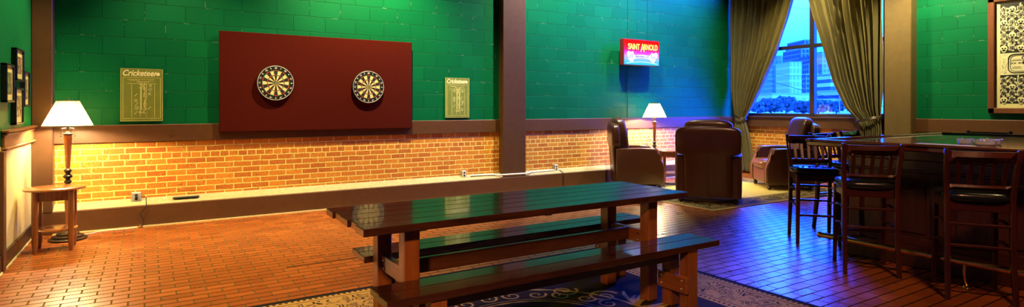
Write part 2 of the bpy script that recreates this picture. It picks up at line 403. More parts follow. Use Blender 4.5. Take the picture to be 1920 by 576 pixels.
def on_side(x, y, z, sy, sz, depth=.02):   # text facing -X, reading towards -Y
    return Matrix.Translation((x, y, z)) @ Matrix(((0, 0, -depth, 0), (-sy, 0, 0, 0), (0, sz, 0, 0), (0, 0, 0, 1)))

# ------------------------------------------------------------ room shell
XL, XR, YB, YF, ZC = -1.07, 11.1, 8.33, -3.0, 6.5
struct('floor', B().bx(XL - .15, XR + .2, YF - .15, YB + .2, -.12, 0), M['floor'])
struct('ceiling', B().bx(XL - .15, XR + .2, YF - .15, YB + .2, ZC, ZC + .12), M['ceiling'])
b = B(); b.bx(XL - .15, XR + .2, YB, YB + .2, 0, 1.0); b.mi = 1; b.bx(XL - .15, XR + .2, YB, YB + .2, 1.0, ZC)
struct('wall_back', b, [M['brick_y'], M['block_y']])
W0, W1, WZ0, WZ1 = 5.13, 8.2, 1.22, 6.25
b = B(); b.bx(XR, XR + .2, YF, YB, 0, 1.0); b.mi = 1
b.bx(XR, XR + .2, YF, W0, 1.0, ZC); b.bx(XR, XR + .2, W1, YB, 1.0, ZC); b.bx(XR, XR + .2, W0, W1, WZ1, ZC); b.bx(XR, XR + .2, W0, W1, 1.0, WZ0 - .02)
struct('wall_right', b, [M['brick_x'], M['block_x']])
b = B(); b.bx(XL - .15, XL, YF, YB, 0, 1.08); b.mi = 1; b.bx(XL - .15, XL, YF, YB, 1.08, ZC)
struct('wall_left', b, [M['cream'], M['green_paint']])
struct('wall_front', B().bx(XL - .15, XR + .2, YF - .15, YF, 0, ZC), M['dark_wall'])
# beam above the brick, posts, ledge
b = B().bx(-.90, 5.02, YB - .03, YB + .01, 1.003, 1.213, .006).bx(5.45, XR, YB - .03, YB + .01, 1.0, 1.213, .006)
for x, z in ((-.36, 1.075), (.27, 1.085), (2.9, 1.06)): b.lathe([(.0, -.008), (.016, -.008), (.018, 0), (.018, .01)], (x, YB - .03, z), 12, True, Matrix.Rotation(R(-90), 4, 'X') @ Matrix.Scale(-1, 4, (0, 0, 1)))
struct('trim_1', b, M['paint_brown'], True)
b = B().bx(XR - .03, XR + .01, W1, YB, 1.0, 1.213, .006).bx(XR - .03, XR + .01, YF, W0 - .02, 1.0, 1.225, .006).bx(XR - .07, XR + .02, W0 - .02, W1 + .02, 1.0, 1.215, .006)
struct('trim_2', b, M['paint_brown'], True)
struct('trim_3', B().bx(XL, -.885, 8.165, YB + .01, .25, ZC, .008), M['paint_pier'], True)
struct('trim_4', B().bx(5.0, 5.46, 8.2, YB + .01, .26, ZC, .01), M['paint_pier'], True)
struct('trim_5', B().bx(10.9, XR + .01, 4.66, 5.08, 0, ZC, .01), plain('brown_pier_paint_lit', (.12, .078, .026), .45, var=.25, nscale=10, bump=.25), True)  # same brown paint as the other piers, yellowish light put into its colour
b = B().prism([(XL, 8.17, 0), (XL, 8.17, .245), (XL, 8.19, .255), (XL, YB + .01, .255), (XL, YB + .01, 0)], (XR - XL, 0, 0))
b.mi = 1; b.prism([(-.885, 8.185, .255), (-.885, 8.19, .262), (-.885, YB + .005, .325), (-.885, YB + .005, .255)], (XR + .885, 0, 0))
struct('baseboard_back', b, [M['paint_brown'], M['ledge_top']])
struct('trim_6', B().bx(-.885, XR, 8.150, 8.172, 0, .012), M['cream'])
struct('baseboard_left', B().bx(XL, XL + .022, YF, 8.17, .012, .15, .004), M['baseboard'], True)
struct('trim_7', B().bx(XL, XL + .03, YF, 8.17, 0, .013), M['cream'])
b = B().bx(XL, XL + .025, 6.62, 8.17, 1.07, 1.20, .004).bx(XL, XL + .06, 6.60, 8.17, 1.20, 1.225, .008).bx(XL, XL + .045, 6.61, 8.17, 1.175, 1.20, .01).bx(XL, XL + .045, 6.61, 8.17, 1.045, 1.072, .01)
struct('trim_8', b, M['rail_wood'], True)
struct('trim_9', B().bx(XL, XL + .035, 6.52, 6.63, 0, 1.045, .006), M['paint_brown'], True)
struct('trim_10', B().bar((1.05, 5.42, .001), (1.95, 5.42, .001), .014, .004, 0), M['black'])

# window
b = B()
for y0, y1, z0, z1 in ((W0, W0 + .07, WZ0, WZ1), (W1 - .07, W1, WZ0, WZ1), (W0, W1, WZ0, WZ0 + .07), (W0, W1, WZ1 - .07, WZ1)):
    b.bx(XR + .02, XR + .12, y0, y1, z0, z1, .006)
win = struct('window_1', b, M['window_frame'], True)
B().bx(XR + .01, XR + .12, 6.46, 6.555, WZ0, WZ1, .006).build('mullion', M['window_frame'], win)
B().bx(XR + .02, XR + .12, W0, W1, 2.60, 2.675, .006).build('transom_bar', M['window_frame'], win)
B().bx(XR + .02, XR + .12, W0, W1, 4.18, 4.255, .006).build('transom_bar', M['window_frame'], win)
B().bx(XR - .10, XR + .03, W0, W1, WZ0 - .02, WZ0 + .008, .006).build('window_sill', M['paint_brown'], win)
for (y0, y1) in ((W0 + .05, 6.47), (6.55, W1 - .05)):
    for (z0, z1) in ((WZ0 + .05, 2.61), (2.67, 4.19), (4.25, WZ1 - .05)): B().bx(XR + .06, XR + .066, y0, y1, z0, z1).build('pane', M['pane'], win)

# ------------------------------------------------------------ dart wall
PX0, PX1, PZ0, PZ1, PYF = .785, 3.415, 1.105, 2.405, 8.255
tag(B().bx(PX0, PX1, PYF, 8.297, PZ0, PZ1, .006).build('wall_panel', M['maroon'], None), 'wide maroon carpeted panel behind the two dartboards on green wall', 'panel')
dm = [plain('dart_black', (.012, .010, .009), .6), plain('dart_cream', (.72, .58, .26), .6), plain('dart_red', (.50, .06, .035), .6),
      plain('dart_green', (.02, .22, .05), .6), M['black']]
def dartboard(cx, cz, label):
    o = thing('dartboard', label, 'dartboard', (cx, PYF, cz), 0, 'dartboards on the maroon panel')
    rot = Matrix.Rotation(R(90), 4, 'X')     # local +z -> -Y
    B().lathe([(.232, 0), (.236, .004), (.236, .036), (.232, .040), (.0, .040)], (0, 0, 0), 48, True, rot).build('surround', M['black'], o)
    b = B()
    rr = [(.0, .008, 2), (.008, .018, 3), (.018, .100, 0), (.100, .110, 9), (.110, .164, 0), (.164, .174, 9)]
    for k in range(20):
        a0 = R(90 - 9 + k * 18)
        for r0, r1, kind in rr:
            even = k % 2 == 0
            b.mi = {0: 0 if even else 1, 9: 2 if even else 3}.get(kind, kind)
            n = 3; inner = []; outer = []
            for i in range(n + 1):
                a = a0 + R(18) * i / n
                outer.append((r1 * math.cos(a), -.0425, r1 * math.sin(a))); inner.append((r0 * math.cos(a), -.0425, r0 * math.sin(a)))
            if r0 == 0: b.quad([(0, -.0425, 0)] + outer)
            else: b.quad(outer + inner[::-1])
    b.build('scoring_face', dm, o, False)
    b = B()
    for r in (.018, .100, .110, .164, .174): b.tube([(r * math.cos(R(q * 10)), -.043, r * math.sin(R(q * 10))) for q in range(36)], .0007, 4, True)
    for k in range(20):
        a = R(90 - 9 + k * 18); b.bar((.018 * math.cos(a), -.043, .018 * math.sin(a)), (.174 * math.cos(a), -.043, .174 * math.sin(a)), .0013, .0013, 0)
    b.build('wire_spider', M['chrome'], o)
    b = B().tube([(.226 * math.cos(R(q * 7.5)), -.043, .226 * math.sin(R(q * 7.5))) for q in range(48)], .0026, 6, True)
    for k, nmb in enumerate((20, 1, 18, 4, 13, 6, 10, 15, 2, 17, 3, 19, 7, 16, 8, 11, 14, 9, 12, 5)):
        a = R(90 - k * 18); me = text_mesh(str(nmb), 0, .02)
        b.mesh(me, Matrix.Translation((.200 * math.cos(a), -.042, .200 * math.sin(a))) @ Matrix.Rotation(a - R(90), 4, 'Y').inverted() @ on_back(0, 0, 0,   .031, .031, .02))
    b.build('number_ring', M['white'], o)
    return o
dartboard(1.458, 1.745, 'round dartboard with yellowish segments, left one on the maroon panel')
dartboard(2.725, 1.715, 'round dartboard with paler segments, right one on the maroon panel')

board_m = plain('score_slate', (.16, .20, .03), .5, var=.25, nscale=9, bump=.05)
line_m = plain('score_print', (.62, .58, .20), .6, var=.1)
title_m = plain('score_title', (.80, .74, .42), .5, var=.05)
chalk_m = plain('chalk', (.62, .64, .36), .8, var=.2)
def scoreboard(x0, x1, z0, z1, label, marks):
    Y = 8.325; w, h = x1 - x0, z1 - z0
    o = thing('dart_scoreboard', label, 'scoreboard', ((x0 + x1) / 2, Y, (z0 + z1) / 2), 0, 'dart scoreboards on the green wall')
    B().bx(-w / 2, w / 2, -.018, 0, -h / 2, h / 2, .002).build('board', board_m, o)
    y = -.019; b = B()
    P = lambda u, v: (-w / 2 + u * w, y, h / 2 - v * h)
    def ln(u0, v0, u1, v1, t_=.004): b.bar(P(u0, v0), P(u1, v1), t_, .002, 0, up=(0, 1, 0))
    for a in ((.06, .17, .94, .17), (.06, .95, .94, .95), (.06, .17, .06, .95), (.94, .17, .94, .95), (.16, .205, .80, .205), (.16, .285, .84, .285), (.26, .30, .26, .92), (.46, .30, .46, .92),
              (.60, .30, .60, .92), (.80, .30, .80, .92), (.20, .225, .44, .225), (.60, .235, .78, .235)): ln(*a)
    ln(0, .003, 1, .003); ln(0, .997, 1, .997); ln(.006, 0, .006, 1); ln(.994, 0, .994, 1)
    for i, tx in enumerate(('20', '19', '18', '17', '16', '15', 'BULL')):
        p = P(.53, .335 + i * .083); s_ = .080 if tx != 'BULL' else .040
        b.mesh(text_mesh(tx, 0, .02), on_back(p[0], y, p[2], s_ * w / .43, s_, .01))
    p = P(.53, .255); b.mesh(text_mesh('CRICKET', 0, .01), on_back(p[0], y, p[2], .032, .032, .01))
    b.build('printed_lines', line_m, o)
    p = P(.44, .09); b = B().mesh(text_mesh('Cricketeer', .32, .025), on_back(p[0], y, p[2], .079 * w / .43, .10, .02))
    c = P(.88, .10); b.lathe([(.0, .002), (.022, .002), (.022, 0)], c, 16, True, Matrix.Rotation(R(90), 4, 'X')); b.build('title_lettering', title_m, o)
    for kind, u, v in marks:
        b = B(); d = .035
        if kind in '/X': b.bar(P(u - d, v + d * .8), P(u + d, v - d * .8), .005, .002, 0, up=(0, 1, 0))
        if kind == 'X': b.bar(P(u - d, v - d * .8), P(u + d, v + d * .8), .005, .002, 0, up=(0, 1, 0))
        if kind == 'O': 
            b.tube([Vector(P(u, v)) + Vector((.018 * math.cos(q), 0, .018 * math.sin(q))) for q in [i * math.pi / 6 for i in range(12)]], .0025, 4, True)
            b.bar(P(u - d * .6, v + d * .5), P(u + d * .6, v - d * .5), .004, .002, 0, up=(0, 1, 0))
        b.build('chalk_mark', chalk_m, o)
    return o
scoreboard(-.265, .168, 1.255, 1.888, 'yellow-green chalk dart scoreboard between floor lamp and maroon panel',
           [('/', .36, .50), ('X', .36, .61), ('/', .37, .68), ('O', .38, .75), ('/', .36, .84), ('X', .70, .32), ('O', .70, .40), ('X', .68, .48), ('/', .68, .75)])
scoreboard(4.0, 4.425, 1.255, 1.888, 'smaller looking green chalk dart scoreboard between maroon panel and brown pier',
           [('O', .36, .33), ('O', .36, .51), ('O', .36, .58), ('/', .36, .70), ('O', .70, .34), ('/', .68, .50), ('O', .70, .60), ('/', .70, .66), ('O', .69, .80)])

# ------------------------------------------------------------ framed pictures on the left wall
for (y0, y1, z0, z1, pic, label) in (
    (6.60, 6.955, 1.468, 1.812, (.22, .20, .10), 'black framed picture on left wall, nearest the camera of the four'),
    (7.06, 7.45, 1.675, 1.985, (.34, .20, .12), 'black framed picture on left wall, highest of the four'),
    (7.03, 7.42, 1.258, 1.61, (.38, .28, .10), 'black framed picture on left wall, lowest of the four above the rail'),
    (7.48, 7.79, 1.43, 1.785, (.30, .24, .10), 'black framed picture on left wall, closest to the brown corner post')):
    o = thing('picture_frame', label, 'picture', (XL, (y0 + y1) / 2, (z0 + z1) / 2), 0, 'framed pictures on the left wall')
    hy, hz, f = (y1 - y0) / 2, (z1 - z0) / 2, .02
    b = B().bx(0, .045, -hy, -hy + f, -hz, hz, .003).bx(0, .045, hy - f, hy, -hz, hz, .003).bx(0, .045, -hy, hy, -hz, -hz + f, .003).bx(0, .045, -hy, hy, hz - f, hz, .003)
    b.build('frame', M['black_wood'], o)
    B().bx(.005, .028, -hy + f, hy - f, -hz + f, hz - f).build('mat', plain('picture_mat', (.66, .58, .20), .5, var=.05), o)
    tt = NT('picture_print'); oc = tt.obj(); nn = tt.noise(oc, 22, 5, .7)
    tt.bsdf(tt.ramp(nn, [(.36, tuple(x * .3 for x in pic)), (.5, pic), (.68, tuple(min(1, x * 1.9) for x in pic))]), .25)
    B().bx(.028, .031, -hy + .065, hy - .065, -hz + .075, hz - .075).build('print', tt.m, o)

# ------------------------------------------------------------ floor lamps
t = NT('lamp_shade_fabric'); e = t.n('Emission'); x, y, z = t.sep(t.obj())
e.inputs[0].default_value = (1, .74, .30, 1); e.inputs[1].default_value = .55
d1 = t.n('BsdfTranslucent'); d1.inputs[0].default_value = (.42, .30, .12, 1); d2 = t.n('BsdfDiffuse'); d2.inputs[0].default_value = (.45, .34, .15, 1)
m1 = t.n('MixShader'); t.l(d1.outputs[0], m1.inputs[1]); t.l(d2.outputs[0], m1.inputs[2]); a1 = t.n('AddShader')
t.l(m1.outputs[0], a1.inputs[0]); t.l(e.outputs[0], a1.inputs[1]); t.l(a1.outputs[0], t.out.inputs[0]); M['shade'] = t.m
M['bulb'] = emit('lamp_bulb', (1, .85, .55), 12)
def floor_lamp(loc, label, power):
    o = thing('floor_lamp', label, 'floor lamp', loc, 0, 'standing lamps with pale shades')
    base = B().lathe([(.165, 0), (.17, .006), (.17, .018), (.155, .028), (.14, .030), (.14, .045), (.11, .055), (.10, .058), (.10, .070), (.06, .082), (.035, .10), (.028, .12)], seg=36).build('base', M['lamp_dark'], o)
    B().lathe([(.020, .12), (.026, .14), (.022, .18), (.030, .40), (.026, .56), (.022, .60)], seg=20).build('lower_pole', M['lamp_wood'], o)
    B().lathe([(.022, .60), (.034, .615), (.034, .63), (.022, .645), (.022, .655), (.042, .67), (.042, .69), (.024, .705), (.024, .72), (.036, .735), (.036, .75), (.022, .765)], seg=24).build('turned_collar', M['lamp_dark'], o)
    B().lathe([(.018, .765), (.022, .80), (.030, .95), (.037, 1.10), (.036, 1.125)], seg=20).build('pole', M['lamp_wood'], o)
    B().lathe([(.036, 1.125), (.047, 1.13), (.047, 1.14), (.02, 1.15), (.012, 1.17), (.018, 1.19), (.018, 1.235), (.006, 1.245), (.005, 1.505), (.012, 1.51), (.012, 1.52), (0, 1.53)], seg=20).build('socket', M['lamp_dark'], o)
    for s_ in (-1, 1): B().tube([(.018 * s_, 0, 1.20), (.05 * s_, 0, 1.195), (.06 * s_, 0, 1.17), (.06 * s_, 0, 1.12)], .0025, 6).lathe([(0, 0), (.007, .004), (.007, .014), (0, .018)], (.06 * s_, 0, 1.104), 10).build('pull_chain', M['lamp_dark'], o)
    zb, zt, rb, rt = 1.222, 1.492, .226, .100
    b = B(); n = 8; N = 48
    def rad(a, r): return r * (.965 + .035 * abs(math.cos(a * 4)))
    for i in range(N):
        a, c = 2 * math.pi * i / N, 2 * math.pi * (i + 1) / N
        for k in range(6):
            f0, f1 = k / 6, (k + 1) / 6
            q = lambda aa, f: (math.cos(aa) * rad(aa, rb + (rt - rb) * f), math.sin(aa) * rad(aa, rb + (rt - rb) * f), zb + (zt - zb) * f)
            b.quad([q(a, f0), q(c, f0), q(c, f1), q(a, f1)])
    bmesh.ops.remove_doubles(b.bm, verts=b.bm.verts[:], dist=1e-5)
    sh = b.build('lamp_shade', M['shade'], o)
    b = B()
    for r, z_, th in ((rb, zb, .006), (rt, zt, .005)): b.tube([(math.cos(R(q * 7.5)) * rad(R(q * 7.5), r), math.sin(R(q * 7.5)) * rad(R(q * 7.5), r), z_) for q in range(48)], th, 6, True)
    for k in range(8):
        a = k * math.pi / 4; b.tube([(math.cos(a) * (rb + .001), math.sin(a) * (rb + .001), zb), (math.cos(a) * (rt + .001), math.sin(a) * (rt + .001), zt)], .0018, 5)
    for k in range(3):
        a = k * 2 * math.pi / 3; b.tube([(0, 0, zt), (math.cos(a) * rt, math.sin(a) * rt, zt)], .002, 5)
    b.build('shade_trim', M['lamp_dark'], sh)
    for s_ in (-1, 1): B().lathe([(0, -.035), (.02, -.025), (.028, 0), (.02, .025), (.012, .035), (0, .035)], (.06 * s_, 0, 1.33), 12).build('bulb', M['bulb'], o)
    for s_ in (-1, 1):
        l = light('lamp_light', 'POINT', (.06 * s_, 0, 1.285), power / 2, (1, .74, .36), size=.03); l.parent = o
    return o
lampA = floor_lamp((-.715, 7.80, 0), 'tall wooden floor lamp behind round side table by left wall', 95)
floor_lamp((8.24, 7.93, 0), 'tall wooden floor lamp between the two left recliners below the lit sign', 120)

# ------------------------------------------------------------ side tables
RZ0 = .010
def side_table(loc, label, rz=0):
    o = thing('side_table', label, 'side table', loc, rz, 'oval side tables with a lower shelf')
    def oval(z0, z1, a, bb, name, mat):
        bm = B(); n = 48
        bm.loft([(z0, 0, 0, a - .012, bb - .012), (z0 + .006, 0, 0, a, bb), (z1 - .006, 0, 0, a, bb), (z1, 0, 0, a - .012, bb - .012)], n, 2.0); return bm.build(name, mat, o)
    oval(.598, .625, .255, .225, 'table_top', M['side_top']); oval(.20, .218, .185, .17, 'shelf', M['side_top'])
    b = B()
    for s_ in (-1, 1): b.bx(-.125, .125, s_ * .125 - .009, s_ * .125 + .009, .50, .598, .003)
    b.bx(-.134, -.116, -.125, .125, .50, .598, .003); b.build('apron', M['side_wood'], o)
    d = B().bx(.116, .134, -.10, .10, .508, .592, .003).build('drawer', M['side_wood'], o)
    B().lathe([(.005, 0), (.005, .015), (.013, .02), (.013, .03), (0, .036)], (.134, 0, .55), 14, True, Matrix.Rotation(R(90), 4, 'Y')).build('knob', M['lamp_dark'], d)
    for sx in (-1, 1):
        for sy in (-1, 1):
            b = B(); x, y = sx * .14, sy * .14
            b.loft([(0, x, y, .014, .014), (.10, x, y, .024, .024), (.17, x, y, .024, .024), (.595, x, y, .024, .024)], 16, 8.0)
            b.build('leg', M['side_wood'], o, angle=50)
    return o
side_table((-.775, 7.345, 0), 'oval wooden side table with drawer in front of left floor lamp')
side_table((8.12, 7.42, RZ0), 'wooden side table mostly hidden between the two left recliners', R(30))

# ------------------------------------------------------------ outlets, conduit, cords
def outlet(x, label, plugged=False, w=.075):
    o = thing('outlet_box', label, 'outlet', (x, 8.262, .29), 0, 'electrical outlets above the ledge')
    B().bx(-w / 2, w / 2, 0, .065, 0, .11, .005).build('box', M['grey'], o)
    p = B().bx(-w / 2 + .006, w / 2 - .006, -.004, 0, .006, .104, .002).build('faceplate', M['white'] if not plugged else M['grey'], o)
    b = B()
    for z_ in (.033, .077): b.lathe([(.015, 0), (.016, .002), (0, .0025)], (0, -.004, z_), 14, True, Matrix.Rotation(R(90), 4, 'X'))
    b.build('socket', M['black'], p); return o
outlet(-.105, 'grey metal outlet box with a plugged-in cord on ledge near left floor lamp', True, .10)
outlet(4.31, 'pale outlet box on the ledge just left of the brown pier')
outlet(6.15, 'pale outlet box on the ledge just right of the brown pier')
LC = (.715, -7.80, 0)
pc = B().tube([(-.005, 8.212, .345), (-.005, 8.18, .32), (-.10 + .1, 8.158, .24), (-.07, 8.145, .16), (-.03, 8.13, .08), (-.035, 8.12, .03), (-.05, 8.11, .014)], .005, 6).build('power_cord', M['black'], lampA, loc=LC)
B().lathe([(.013, 0), (.016, .01), (.012, .035), (.004, .04)], (-.105, 8.258, .35), 12, True, Matrix.Rotation(R(90), 4, 'X')).build('plug', M['black'], pc)
B().box((-.065, 8.125, .012), (.06, .025, .02), .006, R(35)).build('connector', M['brass'], pc)
B().tube([(-.08, 8.115, .006), (-.2, 8.10, .006), (-.35, 8.11, .006), (-.48, 8.08, .006), (-.54, 8.0, .006), (-.57, 7.92, .02), (-.61, 7.86, .025)], .005, 6).build('floor_cord', M['white'], pc)
tag(B().tube([(4.42, 8.262, .315), (4.70, 8.262, .31), (4.86, 8.24, .305), (4.97, 8.18, .30), (5.48, 8.18, .295), (5.60, 8.25, .30), (6.10, 8.262, .305)], .013, 8).build('conduit', M['white'], None), 'thin pale conduit running along the ledge across the foot of brown pier', 'conduit')
tag(B().tube([(6.21, 8.262, .30), (6.225, 8.18, .27), (6.225, 8.16, .2), (6.225, 8.16, .0)], .006, 6).build('cable', M['black'], None), 'dark cable dropping from right outlet down the brown ledge', 'cable')
tag(B().bar((.27, 8.245, .306), (.56, 8.245, .306), .05, .018, .006).build('power_strip', M['black'], None), 'slim black power strip lying on ledge below left scoreboard', 'power strip')

# ------------------------------------------------------------ lit sign
SX0, SX1, SZ0, SZ1, SY = 7.60, 8.55, 2.22, 2.72, 8.10
t = NT('sign_face_art'); x, y, z = t.sep(t.obj())
v = t.math('DIVIDE', t.math('ADD', z, .245), .49)
c = t.ramp(v, [(.0, (.02, .30, .75)), (.14, (.04, .30, .80)), (.30, (.25, .25, .85)), (.46, (.50, .04, .55)), (.60, (.85, .01, .10)), (.80, (.90, .006, .008)), (1, (.75, .004, .004))])
e = t.n('Emission'); t.l(c, e.inputs[0]); e.inputs[1].default_value = 1.7; t.l(e.outputs[0], t.out.inputs[0])
o = thing('lit_sign', 'red and blue backlit hanging sign reading SAINT ARNOLD over the second lamp', 'sign', ((SX0 + SX1) / 2, SY, (SZ0 + SZ1) / 2))
hw, hz = (SX1 - SX0) / 2, .25
B().bx(-hw, hw, 0, .11, -hz, hz, .006).build('housing', plain('sign_housing', (.14, .012, .012), .35), o)
B().bx(-hw + .015, hw - .015, -.006, 0, -hz + .012, hz - .012).build('face', t.m, o)
b = B(); 
for txt, xx, w_, h_, zz in (('S', -.335, .155, .155, .10), ('AINT', -.190, .108, .155, .10), ('A', .012, .150, .215, .085), ('RNOLD', .232, .108, .155, .105)):
    b.mesh(text_mesh(txt, 0, .012), on_back(xx, -.008, zz, w_, h_, .02))
b.build('lettering', emit('sign_letters', (1, .62, .10), 2.2), o)
b = B(); 
pts = [(-.40, -.02), (-.36, .02), (-.30, .0), (-.24, .02), (-.20, -.06), (-.10, -.045), (0, -.04), (.10, -.045), (.2, -.055), (.26, .01), (.32, -.01), (.37, .02), (.43, -.01)]
low = [(.41, -.08), (.36, -.13), (.32, -.19), (.24, -.17), (.2, -.125), (.10, -.11), (0, -.105), (-.10, -.11), (-.2, -.125), (-.25, -.19), (-.32, -.18), (-.37, -.12)]
b.prism([(p, -.0075, q) for p, q in pts + low], (0, -.002, 0))
b.tube([(-.40 + .8 * i / 10, -.008, -.21 + .03 * math.sin(math.pi * i / 10)) for i in range(11)], .006, 5)
b.build('banner', emit('sign_banner', (.75, .80, 1), 1.0), o)
b = B().mesh(text_mesh('BREWING CO', 0, .01), on_back(0, -.011, -.082, .055, .05, .02))
for s_ in (-1, 1):
    for k in range(4): b.bar((s_ * (.24 + .045 * k), -.0105, -.03 - .02 * k), (s_ * (.27 + .045 * k), -.0105, -.12), .008, .002, 0, up=(0, 1, 0))
b.build('banner_lettering', emit('sign_small_print', (.16, .14, .55), 1.0), o)
for xx in (-.32, .20): B().tube([(xx, .055, hz), (xx, .055, ZC - (SZ0 + SZ1) / 2)], .004, 6).build('hanging_wire', M['lamp_dark'], o)
B().tube([(-.17, .10, -hz), (-.17, .215, -hz - .05), (-.165, .215, -1.2), (-.165, .215, -1.9)], .006, 6).build('power_cable', M['lamp_dark'], o)

# ------------------------------------------------------------ rugs
rug = thing('rug', 'large dark ornate rug with floral border under the plank table', 'rug', (2.10, 3.0, 0))
b = B().box((0, 0, .004), (3.9, 2.96, .008), .003); b.build('pile', M['rug_dark'], rug)
b = B()
def scroll(cx, cy, r, a0, turns, th, sgn=1):
    pts = []; n = 22
    for i in range(n + 1):
        f = i / n; a = a0 + sgn * f * turns * 2 * math.pi; rr = r * (1 - .8 * f); pts.append((cx + rr * math.cos(a), cy + rr * math.sin(a), .0105))
    b.tube(pts, [th * (1 - .5 * i / n) for i in range(n + 1)], 5)
def ell(rx, ry, th, n=90, wav=.0): b.tube([(rx * math.cos(2 * math.pi * i / n), ry * math.sin(2 * math.pi * i / n), .0105) for i in range(n)], [th * (1 + wav * math.sin(i * 1.9)) for i in range(n)], 5, True)
ell(.86, .82, .014, 90, .5); ell(.60, .56, .010, 90, .4); ell(.64, .60, .005)
for k in range(12):
    a = 2 * math.pi * k / 12 + .1
    for s_ in (-1, 1): scroll(.74 * math.cos(a + s_ * .13), .70 * math.sin(a + s_ * .13), .075, a + s_ * 1.2, 1.2, .011, s_)
for s_ in (-1, 1):
    for k in range(9):
        a = R(-64 + k * 16); L = .34 if k % 2 == 0 else .24
        b.tube([(s_ * (.86 + L * f * math.cos(a)), L * f * math.sin(a) + .05 * math.sin(f * 3) * (1 if k > 4 else -1), .0105) for f in [i / 8 for i in range(9)]], [.004 + .014 * math.sin(math.pi * (i + .5) / 9.5) for i in range(9)], 5)
    for q in (-1, 1): scroll(s_ * .80, q * .30, .13, 0, 1.4, .014, q * s_); scroll(s_ * .62, q * .56, .11, 0, 1.4, .012, -q * s_)
for v in b.bm.verts: v.co.z = .0087 + (v.co.z - .0105) * .06
b.build('medallion', M['rug_scroll'], rug)
o = tag(B().box((0, 0, .005), (3.5, 2.5, .010), .003).build('rug', M['rug_gold'], None, loc=(8.27, 6.44, 0)), 'gold patterned rug with dark border beneath the leather recliners', 'rug')
RZ = .010

# ------------------------------------------------------------ plank table and benches
tb = thing('picnic_table', 'long dark varnished plank table standing on the ornate rug', 'table', (2.17, 3.30, RZ))
X0, X1, Y0, Y1 = -1.22, 1.235, -.37, .375; TZ = .785
b = B(); n = 5; pw = (Y1 - Y0) / n
ends = [(-.004, .0), (.012, -.006), (0, .004), (.008, -.004), (-.002, .006)]
for i in range(n): b.bx(X0 + ends[i][0], X1 + ends[i][1], Y0 + i * pw + .0018, Y0 + (i + 1) * pw - .0018, TZ - .042, TZ, .004)
b.build('table_top', M['table_top'], tb)
for lx in (-.915, .965):
    for ly in (-.225, .215): B().bx(lx - .046, lx + .046, ly - .046, ly + .046, 0, TZ - .042, .005).build('leg', M['table_wood_z'], tb)
    B().bx(lx - .02, lx + .02, -.18, .17, .40, .50, .004).build('cross_brace', M['table_wood_y'], tb)
    for z_ in (.425, .475):
        for yy in (-.14, .13): B().lathe([(.009, 0), (.009, .006), (.005, .009), (0, .009)], (lx - .02, yy, z_), 10, True, Matrix.Rotation(R(-90), 4, 'Y')).build('bolt', M['chrome'], tb)
for lx in (-.845, 0.05, .895): B().prism([(lx, Y0 + .10, TZ - .042), (lx, Y1 - .10, TZ - .042), (lx, Y1 - .17, TZ - .085), (lx, Y0 + .17, TZ - .085)], (.045, 0, 0)).build('cleat', M['table_wood_y'], tb)
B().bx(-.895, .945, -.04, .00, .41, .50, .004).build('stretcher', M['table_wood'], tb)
def bench(loc, label, flip=1):
    o = thing('bench', label, 'bench', loc, 0, 'plank benches at the table')
    L0, L1, hw_ = -1.235, 1.235, .14; b = B(); pw_ = hw_ * 2 / 2
    for i in range(2): b.bx(L0 + .006 * i, L1 - .008 * i, -hw_ + i * pw_ + .0018, -hw_ + (i + 1) * pw_ - .0018, .425, .467, .004)
    b.build('seat', M['bench_top'], o)
    for lx in (-.95, .975):
        for ly in (-.082, .082): B().bx(lx - .045, lx + .045, ly - .043, ly + .043, 0, .425, .004).build('leg', M['table_wood_z'], o)
        B().bx(lx - .083, lx - .045, -.13, .13, .13, .245, .004).build('cross_plate', M['table_wood_y'], o)
        for yy in (-.09, .09):
            for z_ in (.16, .215): B().lathe([(.007, 0), (.007, .004), (0, .006)], (lx - .083, yy, z_), 10, True, Matrix.Rotation(R(-90), 4, 'Y')).build('screw', M['chrome'], o)
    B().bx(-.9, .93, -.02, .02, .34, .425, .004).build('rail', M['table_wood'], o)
    return o
bench((2.225, 2.84, RZ), 'dark plank bench on near side of the table, closest to camera')
bench((2.40, 3.735, RZ), 'dark plank bench on far side of the table, towards the brick wall')

